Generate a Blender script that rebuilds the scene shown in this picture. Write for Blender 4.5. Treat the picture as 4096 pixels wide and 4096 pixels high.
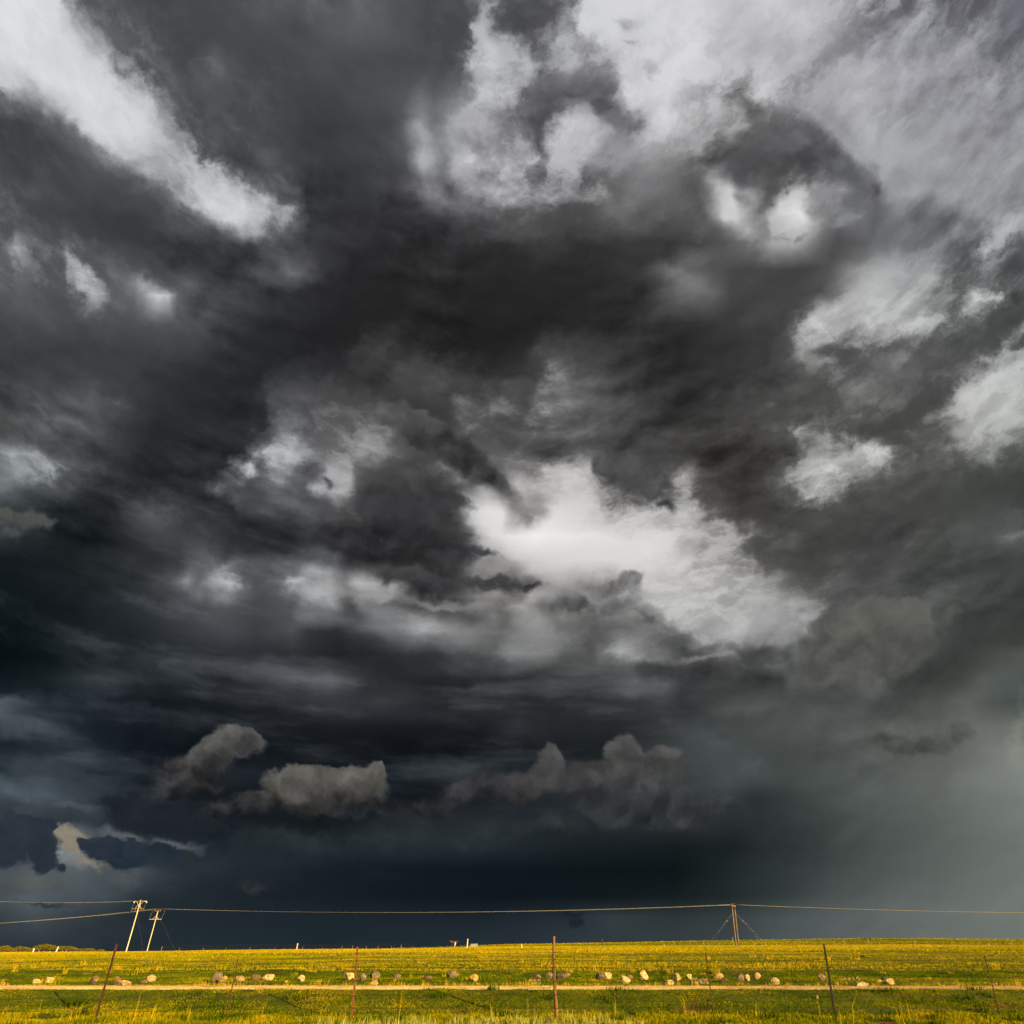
import bpy, bmesh, math, random
import numpy as np
from mathutils import Vector, Matrix
R = math.radians
sc = bpy.context.scene
for _o in list(bpy.data.objects):
    bpy.data.objects.remove(_o, do_unlink=True)

# ------------------------------------------------------------------ camera
EYE = Vector((0.0, 0.0, 1.6))
PITCH = R(32.11)
FPX, PPX, PPY = 2792.0, 2287.0, 2048.0          # focal length and principal point in px of a 4096 frame
cd = bpy.data.cameras.new('camera')
cd.sensor_fit = 'HORIZONTAL'; cd.sensor_width = 36.0
cd.lens = 36.0 * FPX / 4096.0
cd.shift_x = -(PPX - 2048.0) / 4096.0
cd.clip_start = 0.05; cd.clip_end = 20000.0
cam = bpy.data.objects.new('camera', cd)
sc.collection.objects.link(cam)
cam.location = EYE
cam.rotation_euler = (R(90) + PITCH, 0, 0)
sc.camera = cam

# ------------------------------------------------------------------ exposure
sc.view_settings.view_transform = 'Standard'
sc.view_settings.look = 'None'
sc.view_settings.gamma = 1.0
sc.view_settings.exposure = 2.0
sc.cycles.use_adaptive_sampling = True
sc.cycles.adaptive_threshold = 0.02
sc.cycles.adaptive_min_samples = 20
sc.cycles.max_bounces = 4
sc.cycles.transparent_max_bounces = 4

# ------------------------------------------------------------------ sun
SUN_AZ = R(138.0)            # clockwise from the viewing direction (+Y)
SUN_EL = R(12.0)
sd = bpy.data.lights.new('sun', 'SUN')
sd.energy = 5.0; sd.angle = R(0.4); sd.color = (1.0, 0.70, 0.26)
sun = bpy.data.objects.new('sun', sd)
sc.collection.objects.link(sun)
to_sun = Vector((math.sin(SUN_AZ) * math.cos(SUN_EL), math.cos(SUN_AZ) * math.cos(SUN_EL), math.sin(SUN_EL)))
sun.rotation_euler = to_sun.to_track_quat('Z', 'Y').to_euler()
sun.location = (30, -20, 30)

# ------------------------------------------------------------------ world: Nishita sky behind the viewer, storm deck ahead
world = bpy.data.worlds.new('World'); sc.world = world
world.use_nodes = True
NT = world.node_tree; NT.nodes.clear()
world.cycles.sampling_method = 'MANUAL'; world.cycles.sample_map_resolution = 256

class G:
    """small helper to write node graphs as expressions"""
    def __init__(s, nt): s.nt = nt
    def n(s, t, **k):
        nd = s.nt.nodes.new(t)
        for a, b in k.items(): setattr(nd, a, b)
        return nd
    def put(s, sock, v):
        if hasattr(v, 'is_output'): s.nt.links.new(v, sock)
        elif v is not None: sock.default_value = v
    def m(s, op, a, b=None, c=None, clamp=False):
        nd = s.n('ShaderNodeMath', operation=op, use_clamp=clamp)
        s.put(nd.inputs[0], a); s.put(nd.inputs[1], b); s.put(nd.inputs[2], c)
        return nd.outputs[0]
    def vm(s, op, a, b=None, out=0, scale=None):
        nd = s.n('ShaderNodeVectorMath', operation=op)
        s.put(nd.inputs[0], a)
        if b is not None: s.put(nd.inputs[1], b)
        if scale is not None: s.put(nd.inputs['Scale'], scale)
        return nd.outputs[out]
    def comb(s, x, y, z=0.0):
        nd = s.n('ShaderNodeCombineXYZ')
        s.put(nd.inputs[0], x); s.put(nd.inputs[1], y); s.put(nd.inputs[2], z)
        return nd.outputs[0]
    def sep(s, v):
        nd = s.n('ShaderNodeSeparateXYZ'); s.put(nd.inputs[0], v)
        return nd.outputs
    def noise(s, v, scale, detail=4, rough=0.5, lac=2.0, dist=0.0, out='Fac', typ='FBM'):
        nd = s.n('ShaderNodeTexNoise', noise_dimensions='3D')
        s.put(nd.inputs['Vector'], v); s.put(nd.inputs['Scale'], scale)
        s.put(nd.inputs['Detail'], detail); s.put(nd.inputs['Roughness'], rough)
        s.put(nd.inputs['Lacunarity'], lac); s.put(nd.inputs['Distortion'], dist)
        return nd.outputs[out]
    def rng(s, v, a, b, c=0.0, d=1.0, smooth=False, clamp=True):
        nd = s.n('ShaderNodeMapRange', interpolation_type='SMOOTHSTEP' if smooth else 'LINEAR')
        if not smooth: nd.clamp = clamp
        s.put(nd.inputs['Value'], v)
        for i, q in enumerate((a, b, c, d)): s.put(nd.inputs[i + 1], q)
        return nd.outputs[0]
    def mix(s, f, a, b, typ='MIX'):
        nd = s.n('ShaderNodeMix', data_type='RGBA', blend_type=typ)
        nd.clamp_factor = True
        s.put(nd.inputs[0], f); s.put(nd.inputs[6], a); s.put(nd.inputs[7], b)
        return nd.outputs[2]
    def ramp(s, f, stops, interp='LINEAR'):
        nd = s.n('ShaderNodeValToRGB'); cr = nd.color_ramp; cr.interpolation = interp
        while len(cr.elements) > 1: cr.elements.remove(cr.elements[0])
        cr.elements[0].position = max(0.0, min(1.0, stops[0][0])); cr.elements[0].color = (*stops[0][1], 1)
        for p, c in stops[1:]:
            e = cr.elements.new(max(0.0, min(1.0, p))); e.color = (*c, 1)
        s.put(nd.inputs[0], f)
        return nd.outputs[0]

def grouped(name, ins, fn):
    """builds fn's nodes inside a node group of its own (keeps tree updates quick); ins: {name: (kind, socket)}"""
    global g
    outer = g
    sub = bpy.data.node_groups.new(name, 'ShaderNodeTree')
    for k, (kind, _) in ins.items(): sub.interface.new_socket(k, in_out='INPUT', socket_type='NodeSocket' + kind)
    sub.interface.new_socket('Out', in_out='OUTPUT', socket_type='NodeSocketColor')
    g = G(sub)
    gi = g.n('NodeGroupInput'); go = g.n('NodeGroupOutput')
    r = fn(**{k: gi.outputs[k] for k in ins})
    g.put(go.inputs[0], r)
    g = outer
    nd = g.n('ShaderNodeGroup', node_tree=sub)
    for k, (_, s_) in ins.items(): g.put(nd.inputs[k], s_)
    return nd.outputs[0]

# brightness of the cloud deck, row by row from the zenith side down to the horizon (chart units: 1932 across)
ROWS = """
0|0,222 116,218 135,150 154,112 205,88 290,74 444,80 581,94 650,86 675,108 700,100 760,80 870,80 895,112 915,150 930,140 955,104 990,80 1020,88 1046,112 1085,142 1098,214 1200,214 1296,212 1345,206 1409,192 1480,200 1545,186 1614,150 1682,134 1785,126 1932,128
60|0,220 112,218 150,172 164,150 205,112 239,128 290,92 342,76 410,74 513,78 660,92 704,88 807,78 870,84 888,160 909,178 933,146 960,100 990,84 1029,124 1056,168 1080,156 1098,205 1160,215 1183,206 1217,205 1296,214 1391,184 1460,192 1525,194 1614,152 1682,130 1716,148 1853,120
120|0,205 34,216 137,220 188,202 215,150 256,110 308,84 359,78 393,102 412,98 425,84 478,70 660,80 773,74 841,74 876,96 896,178 926,190 961,160 1005,176 1039,130 1056,150 1080,168 1114,150 1149,152 1166,200 1290,214 1340,196 1409,186 1463,192 1511,160 1562,154 1614,186 1665,180 1716,172 1768,158 1819,154 1932,118
180|0,112 34,160 68,176 113,200 154,220 222,206 273,186 297,150 325,105 359,84 410,82 478,86 530,72 581,66 670,74 773,84 790,104 814,88 841,108 882,148 905,196 944,164 971,186 985,168 998,102 1060,86 1142,96 1166,160 1183,206 1251,216 1296,198 1340,172 1385,136 1409,114 1430,188 1450,202 1477,164 1528,160 1631,190 1750,160 1932,140
240|0,72 51,84 103,100 144,132 159,205 205,217 273,206 325,166 342,132 359,96 410,82 461,92 513,84 547,70 615,60 738,72 762,90 780,132 797,158 817,118 841,136 858,166 909,166 944,154 971,140 991,96 1012,84 1029,130 1046,190 1080,202 1114,186 1142,150 1166,114 1200,118 1234,186 1268,200 1296,164 1357,180 1409,172 1428,102 1477,104 1518,84 1545,108 1562,165 1596,150 1641,180 1716,155 1932,140
300|0,74 51,64 103,72 154,84 205,128 236,198 280,178 325,176 359,176 378,108 410,80 478,86 554,64 640,56 738,66 773,80 787,132 802,166 817,146 838,108 855,162 875,166 909,150 944,170 978,160 1005,164 1022,108 1046,166 1080,176 1108,186 1132,140 1166,146 1217,152 1272,146 1313,124 1340,90 1409,80 1528,70 1580,80 1607,110 1621,160 1716,166 1785,170 1932,144
360|0,96 51,84 120,70 205,68 273,80 325,118 345,156 386,196 427,202 455,186 478,128 513,104 554,98 574,58 640,51 738,60 780,96 807,136 827,118 848,84 875,130 903,142 944,156 995,140 1046,150 1097,128 1132,140 1166,100 1200,116 1272,106 1316,90 1340,120 1357,176 1385,207 1409,160 1443,84 1470,98 1484,206 1504,196 1528,150 1590,160 1614,108 1641,84 1662,100 1682,160 1932,148
410|0,100 68,74 137,64 239,57 308,68 359,84 393,120 415,190 444,207 478,196 513,170 547,164 567,110 588,58 650,48 773,50 841,58 892,72 944,98 978,112 1029,104 1080,84 1132,86 1166,110 1217,80 1268,92 1323,80 1347,130 1366,204 1388,204 1409,166 1433,120 1450,190 1477,208 1511,228 1539,176 1556,120 1580,94 1614,114 1648,98 1699,124 1785,100 1836,138 1887,165
460|0,112 34,158 68,104 120,108 154,104 205,70 308,54 410,60 478,62 520,86 547,80 574,74 598,58 655,47 807,43 944,48 1012,58 1114,50 1217,54 1323,70 1357,84 1392,100 1426,130 1460,168 1511,160 1545,104 1580,80 1631,100 1682,122 1733,126 1785,104 1836,130 1860,176 1887,120 1932,84
510|0,108 51,114 113,110 135,175 162,172 185,108 222,100 273,84 308,74 376,58 461,70 513,86 547,108 581,98 615,60 655,44 978,40 1149,44 1210,62 1234,76 1264,122 1300,114 1333,90 1375,68 1511,68 1562,80 1597,130 1648,168 1699,166 1750,150 1819,120 1853,110 1887,90 1932,78
555|0,90 68,90 137,108 168,164 191,168 212,108 246,108 270,150 292,208 318,188 335,108 376,74 444,58 547,48 655,37 1000,37 1114,41 1217,54 1250,80 1268,96 1300,116 1340,108 1375,70 1477,66 1539,75 1573,112 1607,168 1648,182 1699,175 1750,150 1802,114 1836,132 1852,188 1880,202 1898,120 1915,74 1932,80
610|0,72 103,78 205,85 308,84 342,80 410,60 513,41 655,35 1000,35 1149,41 1272,46 1375,58 1443,62 1477,82 1511,150 1548,210 1573,184 1614,168 1648,186 1699,190 1733,180 1785,140 1836,98 1870,78 1915,78 1932,132
660|0,58 137,62 273,68 376,60 444,45 513,38 640,36 670,58 721,68 773,50 841,36 944,35 990,50 1029,74 1063,60 1114,60 1183,55 1272,42 1375,50 1443,60 1477,90 1508,146 1545,110 1580,90 1631,114 1716,114 1750,88 1853,86 1885,120 1904,172 1932,182
710|0,62 137,68 239,60 308,50 444,42 490,40 512,58 581,56 660,52 704,54 773,72 841,80 892,66 960,50 1000,56 1022,70 1035,118 1080,95 1149,75 1217,50 1300,43 1443,60 1494,76 1539,96 1580,124 1631,105 1665,86 1716,110 1767,94 1808,88 1832,160 1870,192 1932,174
760|0,66 68,80 154,92 205,95 239,75 273,55 342,45 478,42 500,52 519,92 581,97 640,94 687,80 738,56 790,60 855,66 875,110 896,96 926,124 960,104 992,80 1010,142 1046,130 1080,102 1149,88 1217,55 1300,44 1426,75 1460,95 1494,76 1545,80 1580,70 1614,114 1665,110 1716,75 1768,78 1802,160 1836,186 1887,190 1932,165
810|0,80 51,74 79,92 120,86 188,74 239,57 290,42 444,40 492,46 510,92 533,122 581,116 632,124 687,120 728,130 748,86 790,70 841,55 868,74 882,112 909,94 944,70 978,90 1012,80 1046,90 1097,80 1217,70 1340,58 1443,80 1484,90 1494,150 1511,162 1545,136 1597,80 1648,75 1699,80 1727,116 1768,112 1819,176 1887,160 1932,138
855|0,130 27,168 68,150 96,104 137,80 205,64 273,42 461,42 482,98 503,190 547,178 581,142 615,110 653,130 687,152 732,124 756,92 807,74 841,60 882,50 909,60 926,108 950,120 978,110 1012,90 1046,76 1097,100 1142,80 1166,58 1272,68 1340,50 1443,45 1484,65 1506,132 1539,142 1597,186 1631,207 1668,188 1699,130 1727,80 1768,96 1853,140 1932,88
885|0,132 51,152 103,162 122,118 154,80 205,60 273,42 430,45 452,138 472,188 493,100 523,168 554,150 574,80 598,92 617,168 655,166 672,108 704,75 790,62 838,112 850,118 868,98 892,56 926,62 944,90 962,136 1012,124 1037,190 1063,168 1111,166 1132,82 1166,58 1234,62 1272,116 1306,104 1340,66 1409,55 1460,76 1484,120 1562,188 1631,140 1682,105 1733,84 1819,95 1887,75 1932,62
920|0,108 68,104 120,64 171,45 342,40 376,60 410,112 444,74 478,74 513,100 554,100 578,92 592,172 615,148 641,172 660,158 672,80 704,60 807,56 858,76 892,112 909,154 926,120 944,70 962,92 978,172 1012,150 1080,192 1114,186 1149,120 1183,74 1234,66 1268,104 1292,170 1323,100 1375,50 1443,60 1484,112 1511,192 1545,175 1580,120 1614,95 1682,85 1932,62
965|0,60 110,38 171,38 222,48 290,96 325,70 376,58 444,42 495,75 530,60 564,76 615,80 650,72 672,95 700,78 721,44 790,41 844,50 862,170 876,198 900,220 944,226 968,176 990,150 1012,192 1036,218 1097,206 1149,178 1217,186 1300,194 1330,122 1344,90 1409,62 1580,72 1648,65 1750,75 1853,72 1904,86
1010|0,60 68,50 110,34 171,32 239,42 308,72 376,68 427,50 495,40 547,46 581,66 615,44 704,40 807,44 855,54 888,74 904,176 926,216 978,230 1012,236 1149,222 1251,212 1306,186 1340,160 1392,150 1426,120 1460,86 1545,68 1614,62 1682,68 1785,76 1870,86 1915,112
1055|0,30 137,32 239,50 342,60 393,102 427,70 478,67 530,65 581,86 632,104 655,56 704,38 790,44 846,58 868,126 890,140 923,142 944,162 978,200 1029,212 1149,216 1234,216 1290,202 1323,172 1392,150 1426,86 1528,75 1597,70 1682,78 1932,70
1100|0,28 171,34 273,55 325,86 352,142 376,100 403,168 431,188 461,150 485,74 523,105 547,178 581,162 615,168 645,118 670,172 721,150 749,128 780,66 858,56 909,120 960,142 985,104 1005,90 1029,170 1063,166 1097,150 1132,172 1166,160 1190,130 1215,196 1290,192 1409,170 1460,130 1494,105 1562,85 1648,75 1819,78 1932,66
1145|0,22 137,30 239,48 308,60 376,76 410,86 478,76 547,85 581,128 632,152 655,90 672,76 687,120 721,130 756,120 790,95 841,65 875,86 903,126 944,95 978,166 1005,150 1029,110 1080,114 1132,132 1166,110 1200,140 1224,188 1300,192 1392,170 1494,162 1545,122 1567,86 1597,80 1624,104 1682,100 1750,86 1819,70 1932,60
1190|0,20 171,35 273,45 342,60 427,76 478,65 547,86 581,58 640,50 687,76 738,122 790,142 841,136 892,116 944,96 978,130 1029,136 1080,110 1132,90 1183,110 1260,122 1306,166 1426,172 1470,162 1494,128 1518,142 1542,150 1554,88 1614,96 1648,76 1750,86 1819,60 1932,55
1235|0,18 171,30 308,42 444,50 547,50 640,38 738,45 807,56 858,76 926,102 960,132 1012,126 1063,110 1114,90 1142,130 1166,168 1217,142 1251,110 1290,72 1323,86 1357,122 1375,142 1426,116 1470,98 1487,70 1504,92 1545,86 1597,90 1648,76 1716,80 1750,72 1802,55 1853,66 1932,84
1280|0,28 68,32 137,48 205,62 273,52 342,42 444,44 513,56 581,72 620,92 660,74 721,46 807,42 909,45 1012,48 1114,55 1183,80 1217,102 1251,95 1290,62 1340,60 1477,54 1494,88 1545,86 1597,90 1641,96 1682,70 1750,60 1819,70 1853,90 1932,86
1325|0,98 27,84 68,50 137,35 308,30 513,42 600,57 741,60 807,50 978,42 1149,50 1251,62 1290,46 1323,58 1375,75 1426,82 1477,75 1597,70 1641,82 1682,75 1750,86 1819,96 1870,80 1932,72
1370|0,45 68,50 137,40 239,30 410,28 636,33 738,32 909,35 978,56 1046,42 1149,42 1251,55 1323,68 1426,78 1580,86 1750,96 1870,110 1932,118
1415|0,40 85,48 137,55 205,38 308,28 636,25 773,25 944,30 1149,36 1280,70 1340,76 1477,73 1580,80 1648,86 1750,99 1853,116 1932,134
1460|0,55 68,70 137,62 205,42 308,32 444,40 636,28 800,28 870,43 1080,40 1200,56 1290,65 1375,77 1477,70 1580,80 1682,96 1785,110 1932,132
1505|0,70 68,78 137,65 205,52 308,34 410,26 660,26 800,27 978,38 1200,52 1290,52 1375,60 1426,48 1511,64 1614,86 1785,106 1932,122
1550|0,46 68,50 171,60 239,50 308,30 636,28 773,46 944,44 1080,38 1251,48 1290,48 1375,44 1477,54 1580,75 1716,92 1932,120
1600|0,60 60,80 95,140 150,145 190,84 239,50 342,48 410,42 660,38 773,42 944,40 1114,32 1272,28 1375,34 1477,50 1580,68 1716,90 1932,114
1640|0,88 51,96 137,100 205,82 273,62 342,48 478,40 660,30 807,26 1046,22 1272,21 1409,42 1511,60 1614,78 1750,96 1932,116
1690|0,80 51,98 103,92 205,76 273,52 342,44 410,38 660,29 978,23 1149,25 1272,28 1375,40 1477,58 1580,80 1682,96 1819,108 1932,118
1730|0,66 68,78 137,62 273,42 636,37 909,36 1063,45 1149,57 1272,53 1375,60 1443,75 1580,95 1750,108 1932,118
1790|0,54 171,50 342,45 636,41 841,46 1046,56 1272,62 1375,68 1477,86 1614,98 1785,108 1932,116
"""
TX = [0, 480, 960, 1440, 1932]
TY = [0, 400, 800, 1100, 1400, 1800]
TINT = [  # (r,g,b) offsets against grey, in display units
 [(-1,0,2), (-3,0,3), (-1,0,3), (0,0,2), (-2,-1,7)],
 [(-3,0,3), (-1,0,1), (0,0,2), (0,0,1), (-2,0,3)],
 [(-4,0,2), (-1,0,2), (1,0,0), (1,0,-1), (-1,1,-2)],
 [(-6,1,4), (-2,0,3), (2,0,-2), (1,0,-1), (-3,1,-1)],
 [(-8,1,7), (-4,0,5), (-4,0,4), (-4,1,0), (-4,1,-4)],
 [(-9,0,5), (-11,1,7), (-10,0,7), (-7,1,2), (-4,2,-4)],
]
def tinted(x, y, L):
    x = min(max(x, 0), 1932); y = min(max(y, 0), 1800)
    i = max(k for k in range(4) if TX[k] <= x); j = max(k for k in range(5) if TY[k] <= y)
    fx = (x - TX[i]) / (TX[i+1] - TX[i]); fy = (y - TY[j]) / (TY[j+1] - TY[j])
    o = []
    for c in range(3):
        a = TINT[j][i][c] * (1-fx) + TINT[j][i+1][c] * fx
        b = TINT[j+1][i][c] * (1-fx) + TINT[j+1][i+1][c] * fx
        o.append(max(2.0, L + a * (1-fy) + b * fy) / 255.0)
    return tuple(o)

g = G(NT)
tc = g.n('ShaderNodeTexCoord').outputs['Generated']
dirv = g.vm('NORMALIZE', tc)
# chart of the sky around one fixed direction (32 degrees above the northern horizon)
F = (0.0, math.cos(PITCH), math.sin(PITCH)); U = (0.0, -math.sin(PITCH), math.cos(PITCH))
df = g.vm('DOT_PRODUCT', dirv, F, out=1)
dfc = g.m('MAXIMUM', df, 0.12)
cu = g.m('MULTIPLY_ADD', g.m('DIVIDE', g.vm('DOT_PRODUCT', dirv, (1, 0, 0), out=1), dfc), FPX/4096.0, PPX/4096.0)
cv = g.m('MULTIPLY_ADD', g.m('DIVIDE', g.vm('DOT_PRODUCT', dirv, U, out=1), dfc), -FPX/4096.0, PPY/4096.0)
P = g.comb(cu, cv, 0.0)
# cloud-deck coordinates: the same direction carried up to a flat layer, so that detail flattens towards the horizon
sx, sy, sz = g.sep(dirv)
dz = g.m('ADD', g.m('MAXIMUM', sz, 0.0), 0.22)
deck = g.comb(g.m('DIVIDE', sx, dz), g.m('DIVIDE', sy, dz), 0.3)
# turbulence
def centred(col, amp):
    return g.vm('SCALE', g.vm('SUBTRACT', col, (0.5, 0.5, 0.5)), scale=amp)

# --- dense brightness field: neighbouring rows are matched to each other feature by feature and blended along the match
NX = 484; XS = np.linspace(0, 1932, NX)
def fine_field():
    ys, prof = [], []
    for line in ROWS.strip().splitlines():
        yy, pts = line.split('|')
        pts = [tuple(float(q) for q in p.split(',')) for p in pts.split()]
        ys.append(float(yy)); prof.append(np.interp(XS, [p[0] for p in pts], [p[1] for p in pts]))
    W = 22                                             # largest sideways shift, in 4-unit steps
    off = np.arange(-W, W + 1)
    rows_out, y_out = [prof[0]], [ys[0]]
    for k in range(len(ys) - 1):
        A, B = prof[k], prof[k+1]
        dA, dB = np.gradient(A), np.gradient(B)
        # cost of matching A[i] with B[i+o]
        ii = np.arange(NX)[:, None]; jj = np.clip(ii + off[None], 0, NX - 1)
        C = np.abs(A[:, None] - B[jj]) + 3.0 * np.abs(dA[:, None] - dB[jj]) + 0.5 * np.abs(off)[None]
        D = np.empty_like(C); D[0] = C[0]; back = np.zeros(C.shape, int)
        for i in range(1, NX):
            prev = D[i-1]
            c0 = prev; c1 = np.concatenate([prev[1:], [1e9]]) + 2.0; c2 = np.concatenate([[1e9], prev[:-1]]) + 2.0
            st = np.stack([c0, c1, c2]); m_ = st.argmin(0)
            D[i] = C[i] + st.min(0); back[i] = m_
        o = int(D[-1].argmin()); path = np.zeros(NX)
        for i in range(NX - 1, -1, -1):
            path[i] = off[o]
            o = min(max(o + (0, 1, -1)[back[i][o]], 0), len(off) - 1)
        ker = np.ones(9) / 9; path = np.convolve(np.pad(path, 4, mode='edge'), ker, 'valid')
        n = max(1, round((ys[k+1] - ys[k]) / 22.0))
        for q in range(1, n + 1):
            t = q / n
            if q == n: R_ = B
            else:
                pos = np.arange(NX) + path * t           # where matched features sit at this height
                val = A * (1 - t) + np.interp(np.arange(NX) + path, np.arange(NX), B) * t
                order = np.argsort(pos, kind='stable')
                R_ = np.interp(np.arange(NX), np.maximum.accumulate(pos[order]) + np.arange(NX) * 1e-6, val[order])
            rows_out.append(R_); y_out.append(ys[k] + (ys[k+1] - ys[k]) * t)
    return np.array(y_out), np.array(rows_out)
def pick(x, v, n):
    """n points of the polyline x,v that keep its shape best"""
    keep = [0, len(x) - 1]
    while len(keep) < n:
        keep.sort(); e = np.abs(np.interp(x, x[keep], v[keep]) - v)
        i = int(e.argmax())
        if e[i] < 0.5: break
        keep.append(i)
    return sorted(keep)

calm = g.m('MAXIMUM', g.rng(sz, 0.06, 0.45, 0.16, 1.0), g.m('MULTIPLY', g.rng(cu, 0.45, 0.62, 0.62, 0.25), g.rng(cv, 0.80, 0.90, 1.0, 0.4)))                  # the rain-filled air low down has little texture
# the deck sweeps down from both sides into the middle: noise is stretched along that sweep
bow = g.m('MULTIPLY', g.m('POWER', g.m('ABSOLUTE', g.m('SUBTRACT', cu, 0.50)), 1.7), g.rng(cv, 0.15, 0.72, 0.85, 0.10))
tv = g.m('ADD', cv, bow)
PS = g.comb(cu, g.m('MULTIPLY', tv, g.rng(cv, 0.15, 0.6, 1.25, 1.9)), 0.0)
w1 = g.noise(g.vm('ADD', PS, (3.1, 7.7, 1.0)), 5.0, 2.0, 0.5, out='Color')
w2 = g.noise(g.vm('ADD', PS, (9.3, 2.1, 4.0)), 11.0, 3.0, 0.55, out='Color')
w3 = g.noise(g.vm('ADD', P, (4.3, 8.1, 2.0)), 38.0, 4.0, 0.62, out='Color')
rough_ = g.rng(g.noise(g.vm('ADD', P, (0.9, 3.4, 7.0)), 6.5, 1.0, 0.5), 0.40, 0.60, 0.40, 1.7)       # edges are torn in places, soft in others
warp = g.vm('ADD', g.vm('MULTIPLY', centred(w1, 1.0), (0.010, 0.006, 0.0)), g.vm('MULTIPLY', centred(w2, 1.0), (0.018, 0.011, 0.0)))
warp = g.vm('ADD', warp, g.vm('SCALE', centred(w3, 0.026), scale=rough_))
warp = g.vm('SCALE', warp, scale=calm)
Q = g.vm('ADD', P, warp)
qx, qy, _ = g.sep(Q)
def after(v, col):
    return g.vm('ADD', v, g.vm('SCALE', col, scale=1e-9))
HALF = NX // 2
FY_, FP_ = fine_field()
def row_block(k0, k1):
    def fn(Q, col=None):
        qx, qy, _ = g.sep(Q if col is None else after(Q, col))     # one block after another (keeps the shader stack small)
        fl = g.m('MULTIPLY', qx, 2.0); fr = g.m('SUBTRACT', fl, 1.0); side = g.m('GREATER_THAN', qx, 0.5)
        for k in range(k0, k1):
            rc = []
            for sl, f_, x0_ in ((slice(0, HALF + 1), fl, 0.0), (slice(HALF, NX), fr, 966.0)):
                xs_, vs_ = XS[sl], FP_[k][sl]
                rc.append(g.ramp(f_, [((xs_[i] - x0_) / 966.0, tinted(xs_[i], FY_[k], vs_[i])) for i in pick(xs_, vs_, 26)]))
            rc = g.mix(side, rc[0], rc[1])
            col = rc if col is None else g.mix(g.rng(qy, FY_[k-1] / 1932.0, FY_[k] / 1932.0), col, rc)
        return col
    return fn
col = None
for k0 in range(0, len(FY_), 3):
    ins = {'Q': ('Vector', Q)}
    if col is not None: ins['col'] = ('Color', col)
    col = grouped('cloud_rows', ins, row_block(k0, min(k0 + 3, len(FY_))))

# torn texture: strong in half-lit cloud, weak in the dark bases and the clear gaps
lum = g.n('ShaderNodeRGBToBW'); g.put(lum.inputs[0], col); lum = lum.outputs[0]
PT = g.vm('ADD', P, centred(w3, 0.012))
PT = g.vm('ADD', g.vm('MULTIPLY', PS, (1.0, 0.85, 1.0)), centred(w3, 0.016))
tex1 = g.noise(PT, 14.0, 5.0, 0.58)
tex1b = g.noise(g.vm('ADD', PT, (0.008, 0.018, 0.0)), 14.0, 5.0, 0.58)      # the same field a little further from the light
tex2 = g.noise(g.vm('ADD', PS, (5.0, 1.0, 3.0)), 8.0, 2.0, 0.5)
amp = g.m('MULTIPLY', g.rng(lum, 0.08, 0.50, 0.22, 1.0), g.rng(lum, 0.60, 0.85, 1.0, 0.18))
patchy = g.rng(g.noise(g.vm('ADD', P, (2.9, 0.4, 6.0)), 5.5, 2.0, 0.5), 0.42, 0.62, 0.22, 1.0, smooth=True)   # texture comes in patches
amp = g.m('MULTIPLY', g.m('MULTIPLY', amp, calm), patchy)
det = g.m('MULTIPLY_ADD', g.m('SUBTRACT', tex1, tex1b), 0.62, g.m('MULTIPLY', g.m('SUBTRACT', tex1, 0.5), 0.14))
det = g.m('MULTIPLY', g.m('MULTIPLY_ADD', g.m('SUBTRACT', tex2, 0.5), 0.22, det), amp)
col = g.vm('MAXIMUM', g.vm('ADD', col, g.comb(det, det, det)), (0.0, 0.0, 0.0))

# thin lit layers in the dark deck to the left and low in the middle
PL = g.comb(g.m('ADD', cu, 3.3), g.m('MULTIPLY', tv, 5.5), 2.0)
lay = g.noise(g.vm('ADD', PL, centred(w3, 0.05)), 5.5, 4.0, 0.55)
zone = g.m('MULTIPLY', g.m('MULTIPLY', g.rng(cv, 0.40, 0.52, smooth=True), g.rng(cv, 0.84, 0.72, smooth=True)), g.rng(cu, 0.80, 0.55, smooth=True))
zone = g.m('MULTIPLY', zone, g.rng(g.m('MULTIPLY', g.sep(col)[1], 1.0), 0.50, 0.28))
lv = g.m('MULTIPLY', g.m('SUBTRACT', g.rng(lay, 0.46, 0.74, smooth=True), 0.12), g.m('MULTIPLY', zone, 0.135))
col = g.vm('MAXIMUM', g.vm('ADD', col, g.comb(lv, lv, g.m('MULTIPLY', lv, 1.03))), (0.0, 0.0, 0.0))

# torn rims: mid-grey transitions are pulled apart into shreds by a fine field
lum2 = g.n('ShaderNodeRGBToBW'); g.put(lum2.inputs[0], col); lum2 = lum2.outputs[0]
shred = g.noise(g.vm('ADD', g.vm('MULTIPLY', PS, (1.0, 0.85, 1.0)), centred(w3, 0.030)), 26.0, 5.0, 0.64)
xx = g.m('MULTIPLY_ADD', g.m('SUBTRACT', shred, 0.5), 0.55, lum2)
tgt = g.rng(xx, 0.40, 0.72, 0.22, 0.76, smooth=True)
kk_ = g.m('MULTIPLY', g.m('MULTIPLY', g.rng(lum2, 0.20, 0.34), g.rng(lum2, 0.68, 0.52)), g.m('MULTIPLY', g.rng(rough_, 0.5, 1.5, 0.03, 0.20), calm))
newl = g.m('ADD', lum2, g.m('MULTIPLY', g.m('SUBTRACT', tgt, lum2), kk_))
bits = g.m('MULTIPLY', g.m('SUBTRACT', g.rng(shred, 0.40, 0.60, smooth=True), 0.62), g.m('MULTIPLY', g.rng(rough_, 0.6, 1.6, 0.03, 0.14), g.m('MULTIPLY', calm, calm)))
newl = g.m('ADD', newl, g.m('MULTIPLY', bits, g.m('MULTIPLY', g.rng(lum2, 0.26, 0.50), g.rng(lum2, 0.88, 0.66, 0.1, 1.0))))
ratio = g.m('DIVIDE', newl, g.m('MAXIMUM', lum2, 0.02))
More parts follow.
